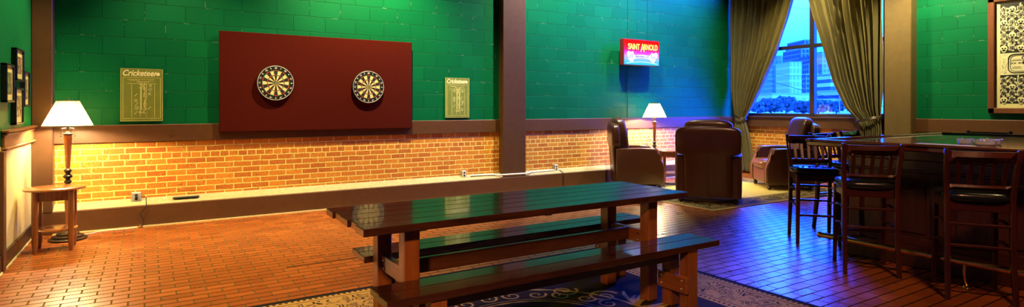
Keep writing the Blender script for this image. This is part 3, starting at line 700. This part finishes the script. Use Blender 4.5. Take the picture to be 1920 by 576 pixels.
# ------------------------------------------------------------ recliners
def recliner(loc, rz, label):
    o = thing('recliner', label, 'armchair', loc, rz, 'brown leather recliners in the lounge corner')
    W = .46
    # base with front panel
    B().bx(-W + .10, W - .10, -.36, .36, .085, .36, .02).build('base', M['leather'], o)
    B().bx(-W + .135, W - .135, .34, .40, .10, .345, .022).build('front_panel', M['leather_front_lit'], o)
    for s_ in (-1, 1):
        prof = [(-.40, .085), (.385, .085), (.405, .12), (.405, .36), (.385, .42), (.345, .50), (.315, .58), (.312, .63), (.295, .675), (.25, .70), (.0, .705), (-.40, .70)]
        x0 = s_ * (W - .135) if s_ > 0 else -W
        b = B().prism([(x0, p, q) for p, q in prof], (.135, 0, 0), .028)
        a = b.build('armrest', M['leather'], o, angle=60)
        fr = [(.395, .10), (.413, .13), (.413, .36), (.394, .42), (.354, .50), (.324, .58), (.320, .64), (.30, .685), (.25, .712)]
        for xx in (x0 + .02, x0 + .115): B().tube([(xx, p, q) for p, q in fr], .006, 6).build('piping', M['trim_leather'], a)
        b = B().prism([(x0 + .032, p - .004, q) for p, q in fr[:7]] + [(x0 + .032, .30, .64), (x0 + .032, .37, .12)], (.072, 0, 0), 0); b.build('front_facing', M['leather_front_lit'], a)
    b = B().loft([(.345, 0, .05, .30, .36), (.36, 0, .05, .318, .385), (.42, 0, .055, .325, .40), (.47, 0, .055, .318, .39), (.492, 0, .05, .29, .35), (.498, 0, .04, .2, .25)], 40, 5)
    b.build('seat_cushion', M['leather_front_lit'], o, angle=60)
    # outside back shell: narrow between the arms, ears above them
    b = B()
    secs = [(.09, 0, -.375, W - .125, .045), (.40, 0, -.385, W - .125, .055), (.70, 0, -.395, W - .12, .07), (.725, 0, -.395, W - .05, .075), (.75, 0, -.395, W - .008, .078), (.85, 0, -.40, W, .078),
            (1.00, 0, -.405, W, .07), (1.06, 0, -.408, W - .01, .065), (1.095, 0, -.41, W - .04, .058), (1.115, 0, -.41, W - .10, .048), (1.128, 0, -.41, W - .20, .035), (1.135, 0, -.41, .12, .02)]
    sh = b.loft(secs, 44, 6).build('backrest', M['leather'], o, angle=60)
    b = B().tube([(0, -.452 - .0 * z_, z_) for z_ in (.12, .4)] + [(0, -.467, .70), (0, -.475, .85), (0, -.477, 1.0), (0, -.468, 1.09)], .003, 5)
    for s_ in (-1, 1): b.tube([(s_ * (W - .012), -.466, z_) for z_ in (.76, .85, 1.0)] + [(s_ * (W - .03), -.468, 1.065), (s_ * (W - .09), -.462, 1.105), (s_ * (W - .22), -.452, 1.128), (s_ * .1, -.44, 1.137)], .0045, 5)
    b.build('seam', M['leather'], sh)
    b = B().loft([(.44, 0, -.22, .27, .10), (.50, 0, -.235, .30, .12), (.75, 0, -.275, .315, .125), (.85, 0, -.285, .36, .12), (1.0, 0, -.30, .36, .115), (1.10, 0, -.315, .35, .105), (1.17, 0, -.325, .33, .092), (1.205, 0, -.33, .28, .075), (1.225, 0, -.33, .19, .05), (1.232, 0, -.33, .09, .025)], 40, 4)
    b.build('back_cushion', M['leather'], o, angle=60)
    for sx in (-1, 1):
        for y in (-.33, .34): B().lathe([(.018, 0), (.026, .006), (.036, .03), (.036, .045), (.024, .06), (.03, .07), (.03, .09)], (sx * .385, y, 0), 16).build('foot', M['bun_foot'], o)
    return o
def face(fx, fy): return math.atan2(fy, fx) - math.pi / 2
r0 = recliner((7.39, 7.55, 0), face(.81, -.59), 'brown leather recliner seen from its side, left of the second floor lamp')
r0.location.z = RZ
dup(r0, (7.28, 5.87, RZ), face(.815, .58), 'brown leather recliner seen from behind, middle one with tall square back')
dup(r0, (9.50, 6.10, RZ), face(-.78, .62), 'brown leather recliner facing left below the window, its front visible')

# ------------------------------------------------------------ bar island
bar = thing('bar_counter', 'long dark wooden bar island with brass foot rail, stools around it', 'bar', (5.5, 1.2, 0))
by0, by1 = -2.4, 1.80; bx1 = 2.55
B().bx(.30, bx1, by0, by1, .0, 1.04).build('body', M['bar_wood'], bar, False)
B().bx(.26, bx1 + .04, by0, by1 + .04, 0, .13, .008).build('plinth', M['bar_wood'], bar)
b = B(); b.bx(.265, .30, by0, by1, .95, 1.04, .006).bx(.275, .30, by0, by1, .86, .95, .006).bx(.27, .30, by0, by1, .84, .865, .008).bx(.27, .30, by0, by1, .13, .19, .006)
b.bx(.30, bx1, by1, by1 + .03, .84, 1.04, .006).bx(.30, bx1, by1, by1 + .03, .13, .19, .006)
b.build('moulding', M['bar_wood'], bar)
yy = by1
while yy > by0 + .5:
    b = B().bx(.255, .30, yy - .10, yy, .19, .84, .005).bx(.272, .30, yy - .70, yy - .10, .19, .26, .004).bx(.272, .30, yy - .70, yy - .10, .77, .84, .004)
    b.bx(.288, .302, yy - .64, yy - .16, .30, .73, .012); b.build('front_panel', M['bar_wood'], bar); yy -= .70
for k in range(3):
    x = .36 + k * .75; b = B().bx(x, x + .08, by1, by1 + .035, .19, .84, .005).bx(x + .14, x + .66, by1, by1 + .018, .28, .75, .012); b.build('end_panel', M['bar_wood'], bar)
T0, T1 = 1.045, 1.095
b = B().bx(0, bx1 + .32, by0 - .3, by1 + .28, T0, T1, .010); b.build('counter_top', M['bar_top'], bar)
b = B(); xa, xb, ya, yb = -.012, bx1 + .332, by0 - .3, by1 + .292
for q in (((xa + .05, ya, 1.098), (xa + .05, yb - .05, 1.098)), ((xb - .05, ya, 1.098), (xb - .05, yb - .05, 1.098)), ((xa + .0, yb - .05, 1.098), (xb, yb - .05, 1.098))): b.bar(q[0], q[1], .10, .028, .012)
b.build('arm_rail', M['bar_top'], bar)
for (x0_, x1_, y0_, y1_) in ((.45, .62, ya, yb - .47), (bx1 - .28, bx1 - .11, ya, yb - .47), (.62, bx1 - .28, yb - .64, yb - .47)): B().bx(x0_, x1_, y0_, y1_, 1.094, 1.0965).build('inlay', M['bar_inlay'], bar, False)
fr = B().tube([(-.05, by1 + .11, .205), (-.05, by0, .205)], .026, 16).lathe([(.0, 0), (.024, .006), (.030, .02), (.030, .03)], (-.05, by1 + .135, .205), 16, True, Matrix.Rotation(R(90), 4, 'X')).build('foot_rail', M['brass'], bar)
for y in (by1 - .12, by1 - 1.05, by1 - 2.1): B().tube([(-.05, y, .20), (-.06, y, .12), (-.04, y, .05), (-.01, y, .012)], .010, 8).tube([(-.05, y, .205), (.1, y, .205), (.28, y, .20)], .012, 8).lathe([(.03, 0), (.026, .012), (0, .014)], (-.01, y, 0), 12).build('bracket', M['brass'], fr)

def bar_stool(loc, rz, label):
    o = thing('bar_stool', label, 'bar stool', loc, rz, 'slat-back wooden bar stools around the bar')
    b = B().loft([(.725, 0, .0, .205, .195), (.735, 0, 0, .22, .21), (.765, 0, 0, .222, .212), (.785, 0, 0, .205, .195), (.792, 0, 0, .16, .15)], 36, 5); s_ = b.build('seat', M['seat_vinyl'], o, angle=60)
    b = B().bx(-.20, .20, .165, .19, .655, .725, .004).bx(-.20, .20, -.19, -.165, .655, .725, .004).bx(-.20, -.175, -.18, .18, .655, .725, .004).bx(.175, .20, -.18, .18, .655, .725, .004)
    b.build('seat_frame', M['stool_x'], o)
    for s_ in (-1, 1):
        B().loft([(0, s_ * .197, .20, .016, .016), (.40, s_ * .192, .185, .020, .020), (.724, s_ * .188, .178, .021, .021)], 16, 8).build('leg', M['stool'], o, angle=50)
        B().loft([(0, s_ * .20, -.245, .016, .019), (.35, s_ * .195, -.205, .019, .024), (.72, s_ * .195, -.19, .019, .025), (.80, s_ * .198, -.192, .019, .024), (1.0, s_ * .208, -.245, .018, .020), (1.115, s_ * .214, -.285, .017, .016), (1.12, s_ * .214, -.287, .012, .012)], 16, 8).build('leg', M['stool'], o, angle=50)
    def curved(z0, z1, y0, bow, th, name):
        b = B(); n = 10
        for i in range(n):
            f0, f1 = i / n, (i + 1) / n; xa_, xb_ = -.198 + .396 * f0, -.198 + .396 * f1
            q = lambda f: y0 - bow * math.sin(math.pi * f)
            lean = -.30 * (z1 - z0)
            p = [(xa_, q(f0) - th, z0), (xb_, q(f1) - th, z0), (xb_, q(f1) + th, z0), (xa_, q(f0) + th, z0)]
            p2 = [(v_[0], v_[1] + lean, z1) for v_ in p]
            bm = b.bm; A_ = [bm.verts.new(v_) for v_ in p]; C_ = [bm.verts.new(v_) for v_ in p2]
            for fc in ((A_[0], A_[1], C_[1], C_[0]), (A_[1], A_[2], C_[2], C_[1]), (A_[2], A_[3], C_[3], C_[2]), (A_[3], A_[0], C_[0], C_[3]), A_[::-1], C_): bm.faces.new(fc)
        bmesh.ops.remove_doubles(b.bm, verts=b.bm.verts[:], dist=1e-5)
        return b.build(name, M['stool_x'], o)
    curved(1.02, 1.105, -.255, .028, .010, 'top_rail'); curved(.815, .855, -.197, .018, .010, 'lower_rail')
    for k in range(5):
        x = -.135 + k * .0675; f = (x + .198) / .396
        B().bar((x, -.203 - .018 * math.sin(math.pi * f), .845), (x * 1.04, -.262 - .026 * math.sin(math.pi * f), 1.03), .030, .011, .003, up=(0, 1, 0)).build('slat', M['stool'], o)
    B().bar((-.19, .19, .30), (.19, .19, .30), .022, .042, .004, up=(0, 1, 0)).build('stretcher', M['stool_x'], o)
    for z_ in (.40, .56):
        B().bar((-.19, -.205, z_), (.19, -.205, z_), .020, .034, .004, up=(0, 1, 0)).build('stretcher', M['stool_x'], o)
        for s_ in (-1, 1): B().tube([(s_ * .193, .185, z_ - .03), (s_ * .193, .09, z_ - .005), (s_ * .194, -.01, z_ + .005), (s_ * .195, -.1, z_ - .005), (s_ * .195, -.2, z_ - .03)], .013, 8).build('stretcher', M['stool_x'], o)
    return o
s0 = bar_stool((6.02, 3.50, 0), R(132), 'dark bar stool at the left end of bar, seat front fully visible')
dup(s0, (6.85, 3.62, 0), R(172), 'dark bar stool at bar end, half hidden behind the leftmost stool')
dup(s0, (5.36, 2.66, 0), R(309), 'dark bar stool with back to camera, nearer the bar corner and foot rail tip')
dup(s0, (5.34, 1.87, 0), R(303), 'dark bar stool with back to camera, rightmost and closest')
dup(s0, (7.75, 3.75, 0), R(180), 'dark bar stool behind bar, only top rail showing, left of green wall')
dup(s0, (8.75, 2.95, 0), R(95), 'dark bar stool on far side of bar, only top rail showing below green wall')
dup(s0, (8.75, 2.25, 0), R(85), 'dark bar stool on far side of bar, top rail showing below the poster')

# things on the bar
def dish(x, y, r, label):
    b = B().lathe([(0, .004), (r * .55, .004), (r * .78, .012), (r * .95, .045), (r, .047), (r, .043), (r * .88, .004), (r * .8, 0), (0, 0)], (0, 0, 0), 24, False)
    for k in range(4):
        a = R(45 + 90 * k); b.lathe([(0, -.01), (.012, -.008), (.012, .008), (0, .01)], (r * .97 * math.cos(a), r * .97 * math.sin(a), .042), 8)
    return tag(b.build('glass_dish', M['glass'], None, loc=(x, y, 1.0965)), label, 'dish', 'clear glass dishes on the bar')
dish(6.15, 2.20, .055, 'small clear glass dish on bar, left of the larger one')
dish(6.08, 2.03, .085, 'larger clear glass dish on bar near right edge')
dish(6.28, 2.05, .075, 'clear glass dish on bar, behind the larger dish')
tag(B().box((0, 0, .004), (.14, .42, .008), .003).build('bar_mat', M['rubber_mat'], None, loc=(5.78, 2.22, 1.0965)), 'narrow tan bar mat lying in front of the glass dishes', 'mat')

# ------------------------------------------------------------ framed poster on right wall
PY0, PY1, PZa, PZb = 2.42, 3.655, 1.325, 3.12
o = thing('framed_poster', 'large black and cream skull-and-flower poster in brown wooden frame', 'poster', (XR, (PY0 + PY1) / 2, (PZa + PZb) / 2))
hy, hz, f = (PY1 - PY0) / 2, (PZb - PZa) / 2, .085
b = B()
for (y0, y1, z0, z1) in ((-hy, -hy + f, -hz, hz), (hy - f, hy, -hz, hz), (-hy, hy, -hz, -hz + f), (-hy, hy, hz - f, hz)): b.bx(-.06, 0, y0, y1, z0, z1, .008)
b.build('frame', wood('poster_frame_wood', (.10, .032, .014), (.20, .07, .03), .3, 'Z', 10), o)
B().bx(-.02, -.005, -hy + f, hy - f, -hz + f, hz - f).build('mat', plain('poster_mat', (.72, .66, .30), .5, var=.04), o)
py0, py1, pz0, pz1 = -hy + f + .06, hy - f - .06, -hz + f + .07, hz - f - .03
B().bx(-.023, -.02, py0, py1, pz0, pz1).build('print', plain('poster_ink', (.012, .012, .010), .5), o)
cream = plain('poster_cream', (.70, .66, .38), .5, var=.05); ink = plain('poster_line', (.012, .012, .010), .5)
A_, C_ = B(), B()       # cream shapes / ink details
X_ = -.0235
def blob(bb, y, z, rr, x=X_, n=12, wob=0, ph=0, th=.0012):
    bb.prism([(x, y + rr * (1 + wob * math.cos(5 * (2 * math.pi * i / n) + ph)) * math.cos(2 * math.pi * i / n), z + rr * (1 + wob * math.cos(5 * (2 * math.pi * i / n) + ph)) * math.sin(2 * math.pi * i / n)) for i in range(n)], (-th, 0, 0))
random.seed(3)
zc0, zc1 = -.31, .02             # central title panel (relative z)
y = py1 - .045; col = 0
while y > py0 + .03:
    z = pz0 + .055
    row = 0
    while z < pz1 - .03:
        if not (zc0 - .03 < z < zc1 + .03):
            if (row + 2 * col) % 4 == 0:
                blob(A_, y, z, .045, n=16); blob(A_, y, z - .042, .026, n=10)
                for s_ in (-1, 1): blob(C_, y + s_ * .017, z - .002, .012, X_ - .0013, 10)
                blob(C_, y, z - .022, .006, X_ - .0013, 6)
                for k in (-1, 0, 1): C_.bx(X_ - .0027, X_ - .0013, y + k * .012 - .0015, y + k * .012 + .0015, z - .062, z - .044)
            else:
                rr = .046; ph = random.random() * 6
                blob(A_, y, z, rr, n=30, wob=.16, ph=ph)
                for q, (r1, tk) in enumerate(((.032, .005), (.018, .005), (.007, .004))):
                    n = 14; C_.tube([(X_ - .0015, y + r1 * (1 + .18 * math.cos(4 * a + ph + q)) * math.cos(a), z + r1 * (1 + .18 * math.cos(4 * a + ph + q)) * math.sin(a)) for a in [2 * math.pi * i / n for i in range(n)]], .0042, 4, True)
                for k in range(3):
                    a = ph + k * 2.1; cy, cz = y + .066 * math.cos(a), z + .066 * math.sin(a)
                    if py0 + .03 < cy < py1 - .03 and pz0 + .03 < cz < pz1 - .03 and not (zc0 - .02 < cz < zc1 + .02):
                        dy, dz = math.cos(a + .6), math.sin(a + .6)
                        A_.prism([(X_, cy + .028 * dy, cz + .028 * dz), (X_, cy - .011 * dz, cz + .011 * dy), (X_, cy - .028 * dy, cz - .028 * dz), (X_, cy + .011 * dz, cz - .011 * dy)], (-.001, 0, 0))
        z += .098; row += 1
    y -= .102; col += 1
A_.bx(X_ - .0012, X_, py0 + .002, py1 - .002, zc0, zc1)
def round_rect(bb, y0, y1, z0, z1, r, th, x):
    pts = []
    for cy, cz, a0 in ((y1 - r, z1 - r, 0), (y0 + r, z1 - r, 90), (y0 + r, z0 + r, 180), (y1 - r, z0 + r, 270)):
        for k in range(5): a = R(a0 + k * 22.5); pts.append((x, cy + r * math.cos(a), cz + r * math.sin(a)))
    bb.tube(pts, th, 4, True)
round_rect(C_, py0 + .13, py1 - .10, zc0 + .03, zc1 - .02, .07, .007, X_ - .0025); round_rect(C_, py0 + .15, py1 - .125, zc0 + .05, zc1 - .04, .06, .0035, X_ - .0025)
for k in range(46):
    yy_, zz_ = py1 - .012 - random.random() * .075, zc0 + .02 + random.random() * (zc1 - zc0 - .04); C_.bx(X_ - .0022, X_ - .0012, yy_ - .002, yy_ + .002, zz_ - .006, zz_ + .006)
cm = C_
for txt, yy_, zz_, s_ in (('CL', py1 - .305, zc1 - .085, .085), ('>> <<', py1 - .205, zc0 + .17, .062), ('Q', py1 - .325, zc0 + .175, .14)):
    cm.mesh(text_mesh(txt, 0, .02), on_side(X_ - .0018, yy_, zz_, s_, s_, .01))
for zz_, w_ in ((zc0 + .225, .05), (zc0 + .21, .07), (zc0 + .115, .05), (zc0 + .095, .06)): C_.bx(X_ - .0025, X_ - .0012, py1 - .20 - w_, py1 - .20 + w_, zz_ - .003, zz_ + .003)
A_.build('cream_artwork', cream, o, False); C_.build('ink_artwork', ink, o, False)

# ------------------------------------------------------------ curtains
def lerp_tab(tab, z):
    for (z0, v0), (z1, v1) in zip(tab, tab[1:]):
        if z <= z1: return v0 + (v1 - v0) * max(0, (z - z0) / (z1 - z0))
    return tab[-1][1]
def curtain(outer, inner, label, folds, ph, zb):
    o = thing('curtain', label, 'curtain', (XR - .17, 0, 0), 0, 'olive drapes tied back at the window')
    b = B(); NZ, NS = 70, 150; rows = []
    for i in range(NZ + 1):
        z = zb + (4.12 - zb) * i / NZ; yo, yi = lerp_tab(outer, z), lerp_tab(inner, z); w = abs(yi - yo); row = []
        amp = .075 * min(1, .35 + w / 1.3) ; tight = max(0, 1 - abs(z - 1.20) / .25)
        amp *= (1 - .45 * tight)
        for j in range(NS + 1):
            s_ = j / NS; q = s_ + .018 * math.sin(s_ * 17 + ph) + .01 * math.sin(z * 2.3 + s_ * 9)
            a = amp * (math.sin(2 * math.pi * folds * q + ph) + .35 * math.sin(2 * math.pi * folds * 1.7 * q + 1.3 * ph))
            row.append(b.bm.verts.new((a * .9, yo + (yi - yo) * s_ , z)))
        rows.append(row)
    for r0_, r1_ in zip(rows, rows[1:]):
        for j in range(NS): b.bm.faces.new((r0_[j], r0_[j + 1], r1_[j + 1], r1_[j]))
    p = b.build('drape', M['curtain'], o, angle=80); md = p.modifiers.new('cloth_thickness', 'SOLIDIFY'); md.thickness = .004
    yo, yi = lerp_tab(outer, 1.19), lerp_tab(inner, 1.19); yc, hw_ = (yo + yi) / 2, abs(yi - yo) / 2 + .015
    sg = 1 if yo > yi else -1
    b = B()
    for dz in (0, .022): b.tube([(.085 * math.cos(R(q * 15)), yc + hw_ * math.sin(R(q * 15)), 1.19 + dz - sg * .05 * math.sin(R(q * 15)) * -1) for q in range(24)], .011, 6, True)
    b.build('tieback', M['lamp_dark'], o)
    b = B().tube([(.165, yo + sg * .01, 1.24), (.05, yo + sg * .02, 1.24), (.0, yo + sg * .02, 1.245), (-.01, yo + sg * .02, 1.28)], .012, 8).lathe([(0, -.02), (.02, -.01), (.02, .01), (0, .02)], (-.01, yo + sg * .02, 1.29), 12)
    b.build('holdback_hook', M['black'], o)
    return o
curtain([(0, 8.12), (1.1, 8.13), (1.22, 8.14), (1.8, 8.24), (4.2, 8.26)], [(0, 7.62), (.8, 7.78), (1.05, 7.86), (1.2, 7.86), (1.4, 7.72), (1.9, 7.44), (2.6, 7.10), (3.2, 6.88), (3.7, 6.73), (4.2, 6.55)],
        'olive drape left of window, swept back and tied near the corner', 12, .4, .03)
curtain([(0, 5.12), (1.2, 5.14), (1.8, 5.11), (4.2, 5.11)], [(0, 5.55), (.8, 5.47), (1.05, 5.46), (1.2, 5.56), (1.4, 5.74), (1.9, 5.98), (2.6, 6.19), (3.2, 6.37), (3.7, 6.5), (4.2, 6.6)],
        'olive drape right of window, wider and tied beside the brown pier', 13, 1.7, .03)

o = thing('curtain_rod', 'dark curtain rod carrying both olive drapes across the window', 'curtain rod', (XR - .17, 6.68, 4.15))
B().tube([(0, -1.72, 0), (0, 1.62, 0)], .018, 12).build('rod', M['lamp_dark'], o)
for yy in (-1.6, 0, 1.55): B().bar((0, yy, 0), (.17, yy, 0), .02, .03).build('bracket', M['lamp_dark'], o)
# ------------------------------------------------------------ outside: street, trees, skyline
F_, HY_ = 1085.0, 200.0
fwv = Vector((math.sin(YAW), math.cos(YAW), 0)); rtv = Vector((math.cos(YAW), -math.sin(YAW), 0))
GZ = -1.2
def place(u, dep): return fwv * dep + rtv * ((u - 960) / F_ * dep)
def hgt(v, dep): return 1.43 - (v - HY_) / F_ * dep
def facade(name, c1, c2, ww, hh, gap=.35, horiz=False):
    t = NT(name); x, y, z = t.sep(t.obj())
    u = t.math('ADD', x, y)
    fu = t.math('FRACT', t.math('DIVIDE', u, ww)); fz = t.math('FRACT', t.math('DIVIDE', z, hh))
    w_ = t.math('GREATER_THAN', fz, gap)
    if not horiz: w_ = t.math('MULTIPLY', w_, t.math('GREATER_THAN', fu, gap))
    t.bsdf(t.mix(w_, c1, c2), .35, 0, None, .3); return t.m
def yard(u0, u1, dep, name, mat, label, cat):
    return None
struct('trim_11', B().bx(14, 1500, -700, 1400, GZ - .5, GZ), plain('pale_street', (.42, .45, .45), .9, var=.15, nscale=.02))
yawm = Matrix.Rotation(-YAW, 4, 'Z')
def tower(u0, u1, vtop, dep, mat, label, thick=30, steps=(), cat='building', name='office_tower', roof=True):
    """base block plus stepped upper blocks given as (u0, u1, vtop)"""
    o = thing(name, label, cat, place((u0 + u1) / 2, dep + thick / 2) + Vector((0, 0, GZ)), -YAW)
    s_ = dep / F_; w = (u1 - u0) * s_; H = hgt(vtop, dep) - GZ
    B().bx(-w / 2, w / 2, -thick / 2, thick / 2, 0, H).build('facade', mat, o, False)
    zt = H
    for (a, c_, vt) in steps:
        x0_, x1_ = (a - (u0 + u1) / 2) * s_, (c_ - (u0 + u1) / 2) * s_; h2 = hgt(vt, dep) - GZ
        B().bx(x0_, x1_, -thick / 2 + .5, thick / 2 - 2, 0 if vt > vtop else zt * .5, h2).build('upper_block', mat, o, False)
    if roof: B().bx(-w / 2 - .3, w / 2 + .3, -thick / 2 - .3, thick / 2 + .3, H, H + 1.2).build('parapet', plain('parapet', (.45, .5, .5), .7), o, False)
    return o
fa = facade('dark_glass_facade', (.22, .26, .30), (.05, .08, .12), 6, 7)
fb = facade('pale_facade', (.80, .82, .80), (.52, .58, .60), 5, 9, .3)
fc = facade('striped_facade', (.88, .90, .88), (.10, .16, .20), 5, 9, .5, True)
fd = facade('mid_facade', (.42, .50, .55), (.22, .30, .36), 6, 8, .4)
fe = facade('garage_facade', (.70, .72, .70), (.05, .06, .08), 30, 6, .55, True)
tower(1484, 1513, 92, 900, fa, 'dark stepped skyscraper, tallest in skyline left of window mullion', 60, [(1491, 1505, 74), (1488, 1509, 82)])
tower(1498, 1521, 140, 840, fa, 'dark stepped tower in front of the tallest skyscraper', 40, [(1504, 1521, 118), (1510, 1520, 104)])
tower(1467, 1490, 117, 780, fb, 'pale white office tower left of the dark skyscraper', 40)
tower(1436, 1466, 112, 980, fd, 'hazy bluish office block at far left of skyline', 50, [(1446, 1466, 104)])
tower(1526, 1552, 98, 950, fd, 'bluish glass tower just right of window mullion', 50)
tower(1540, 1577, 140, 700, fc, 'white office block with dark horizontal stripes right of mullion', 40)
tower(1430, 1505, 178, 420, fb, 'low pale building behind the trees on left', 30, name='low_building')
tower(1556, 1597, 171, 460, fe, 'open parking garage with dark floors on right', 40, name='parking_garage')
tower(1590, 1660, 176, 640, fb, 'low pale building at right edge of the window', 40, name='low_building')
leaf = plain('tree_leaves', (.045, .10, .05), .8, var=.6, nscale=1.2, bump=.5); bark = plain('tree_bark', (.08, .06, .04), .8)
def tree(u, vtop, dep, wpx, label):
    p = place(u, dep); s_ = dep / F_; H = hgt(vtop, dep) - GZ; w = wpx * s_ / 2
    o = thing('tree', label, 'tree', p + Vector((0, 0, GZ)), 0, 'street trees outside the window')
    B().lathe([(.25, 0), (.18, H * .5), (.08, H * .7)], seg=8).build('trunk', bark, o)
    b = B(); rnd = random.Random(int(u))
    for k in range(130):
        a = rnd.random() * 6.28; q = rnd.random() ** .5; zz = H * (.22 + .66 * rnd.random()); rr = w * (.12 + .13 * rnd.random()) * (1.1 - .5 * abs(zz / H - .6))
        r_ = bmesh.ops.create_icosphere(b.bm, subdivisions=1, radius=rr, matrix=Matrix.Translation((w * .75 * q * math.cos(a) * (1.15 - .5 * zz / H), w * .75 * q * math.sin(a), min(zz, H - rr))))
        for v_ in r_['verts']: v_.co += Vector((rnd.uniform(-1, 1), rnd.uniform(-1, 1), rnd.uniform(-1, 1))) * rr * .3
    b.build('foliage', leaf, o); return o
for u, v_, d_, w_, l_ in ((1446, 184, 210, 48, 'street tree at far left of the window view'), (1474, 180, 230, 50, 'tall bushy street tree below the white tower'), (1506, 189, 200, 44, 'street tree just left of the mullion'),
                          (1535, 186, 190, 40, 'rounded street tree just right of the mullion'), (1568, 188, 215, 34, 'street tree before the parking garage'), (1597, 184, 225, 40, 'street tree at right of the parking garage'), (1420, 190, 200, 30, 'street tree partly behind the left drape')):
    tree(u, v_, d_, w_, l_)
def wire(pts, label, r):
    return tag(B().tube([place(u, d_) + Vector((0, 0, hgt(v, d_))) for u, v, d_ in pts], r, 5).build('power_line', M['black'], None), label, 'power line')
def pole(u, d_, vt, label, name='utility_pole', arms=((0, 1.0),)):
    p = place(u, d_); h = hgt(vt, d_) - GZ
    o = thing(name, label, 'pole', p + Vector((0, 0, GZ)), -YAW)
    B().lathe([(.13, 0), (.09, h)], seg=10).build('shaft', bark, o)
    for dz, hw_ in arms: B().bx(-hw_, hw_, -.05, .05, h - .5 - dz, h - .36 - dz).build('crossarm', bark, o)
pole(1345, 50, -10, 'wooden utility pole hidden behind left drape'); pole(1715, 50, -10, 'wooden utility pole hidden behind the brown pier at right')
o = thing('street_lamp', 'thin street lamp post rising before the parking garage', 'street lamp', place(1574, 180) + Vector((0, 0, GZ)), -YAW)
hh_ = hgt(160, 180) - GZ
B().lathe([(.16, 0), (.10, hh_)], seg=8).build('post', M['grey'], o); B().bar((-1.6, 0, hh_ - .05), (1.6, 0, hh_ - .05), .14, .14).build('arm', M['grey'], o)
for s_ in (-1, 1): B().bx(s_ * 1.6 - .45, s_ * 1.6 + .45, -.25, .25, hh_ - .2, hh_).build('lamp_head', M['grey'], o)
wire([(1345, 112, 50), (1441, 151, 50), (1500, 168, 50), (1558, 183, 50), (1640, 199, 50), (1715, 205, 50)], 'dark power line sloping down across the skyline', .024)
wire([(1345, 125, 50), (1480, 142, 50), (1560, 143, 50), (1715, 130, 50)], 'thin sagging power line crossing in front of the towers', .013)
wire([(1345, 6, 50), (1484, 14, 50), (1540, 19, 50), (1715, 26, 50)], 'power line high across the upper window panes', .014)
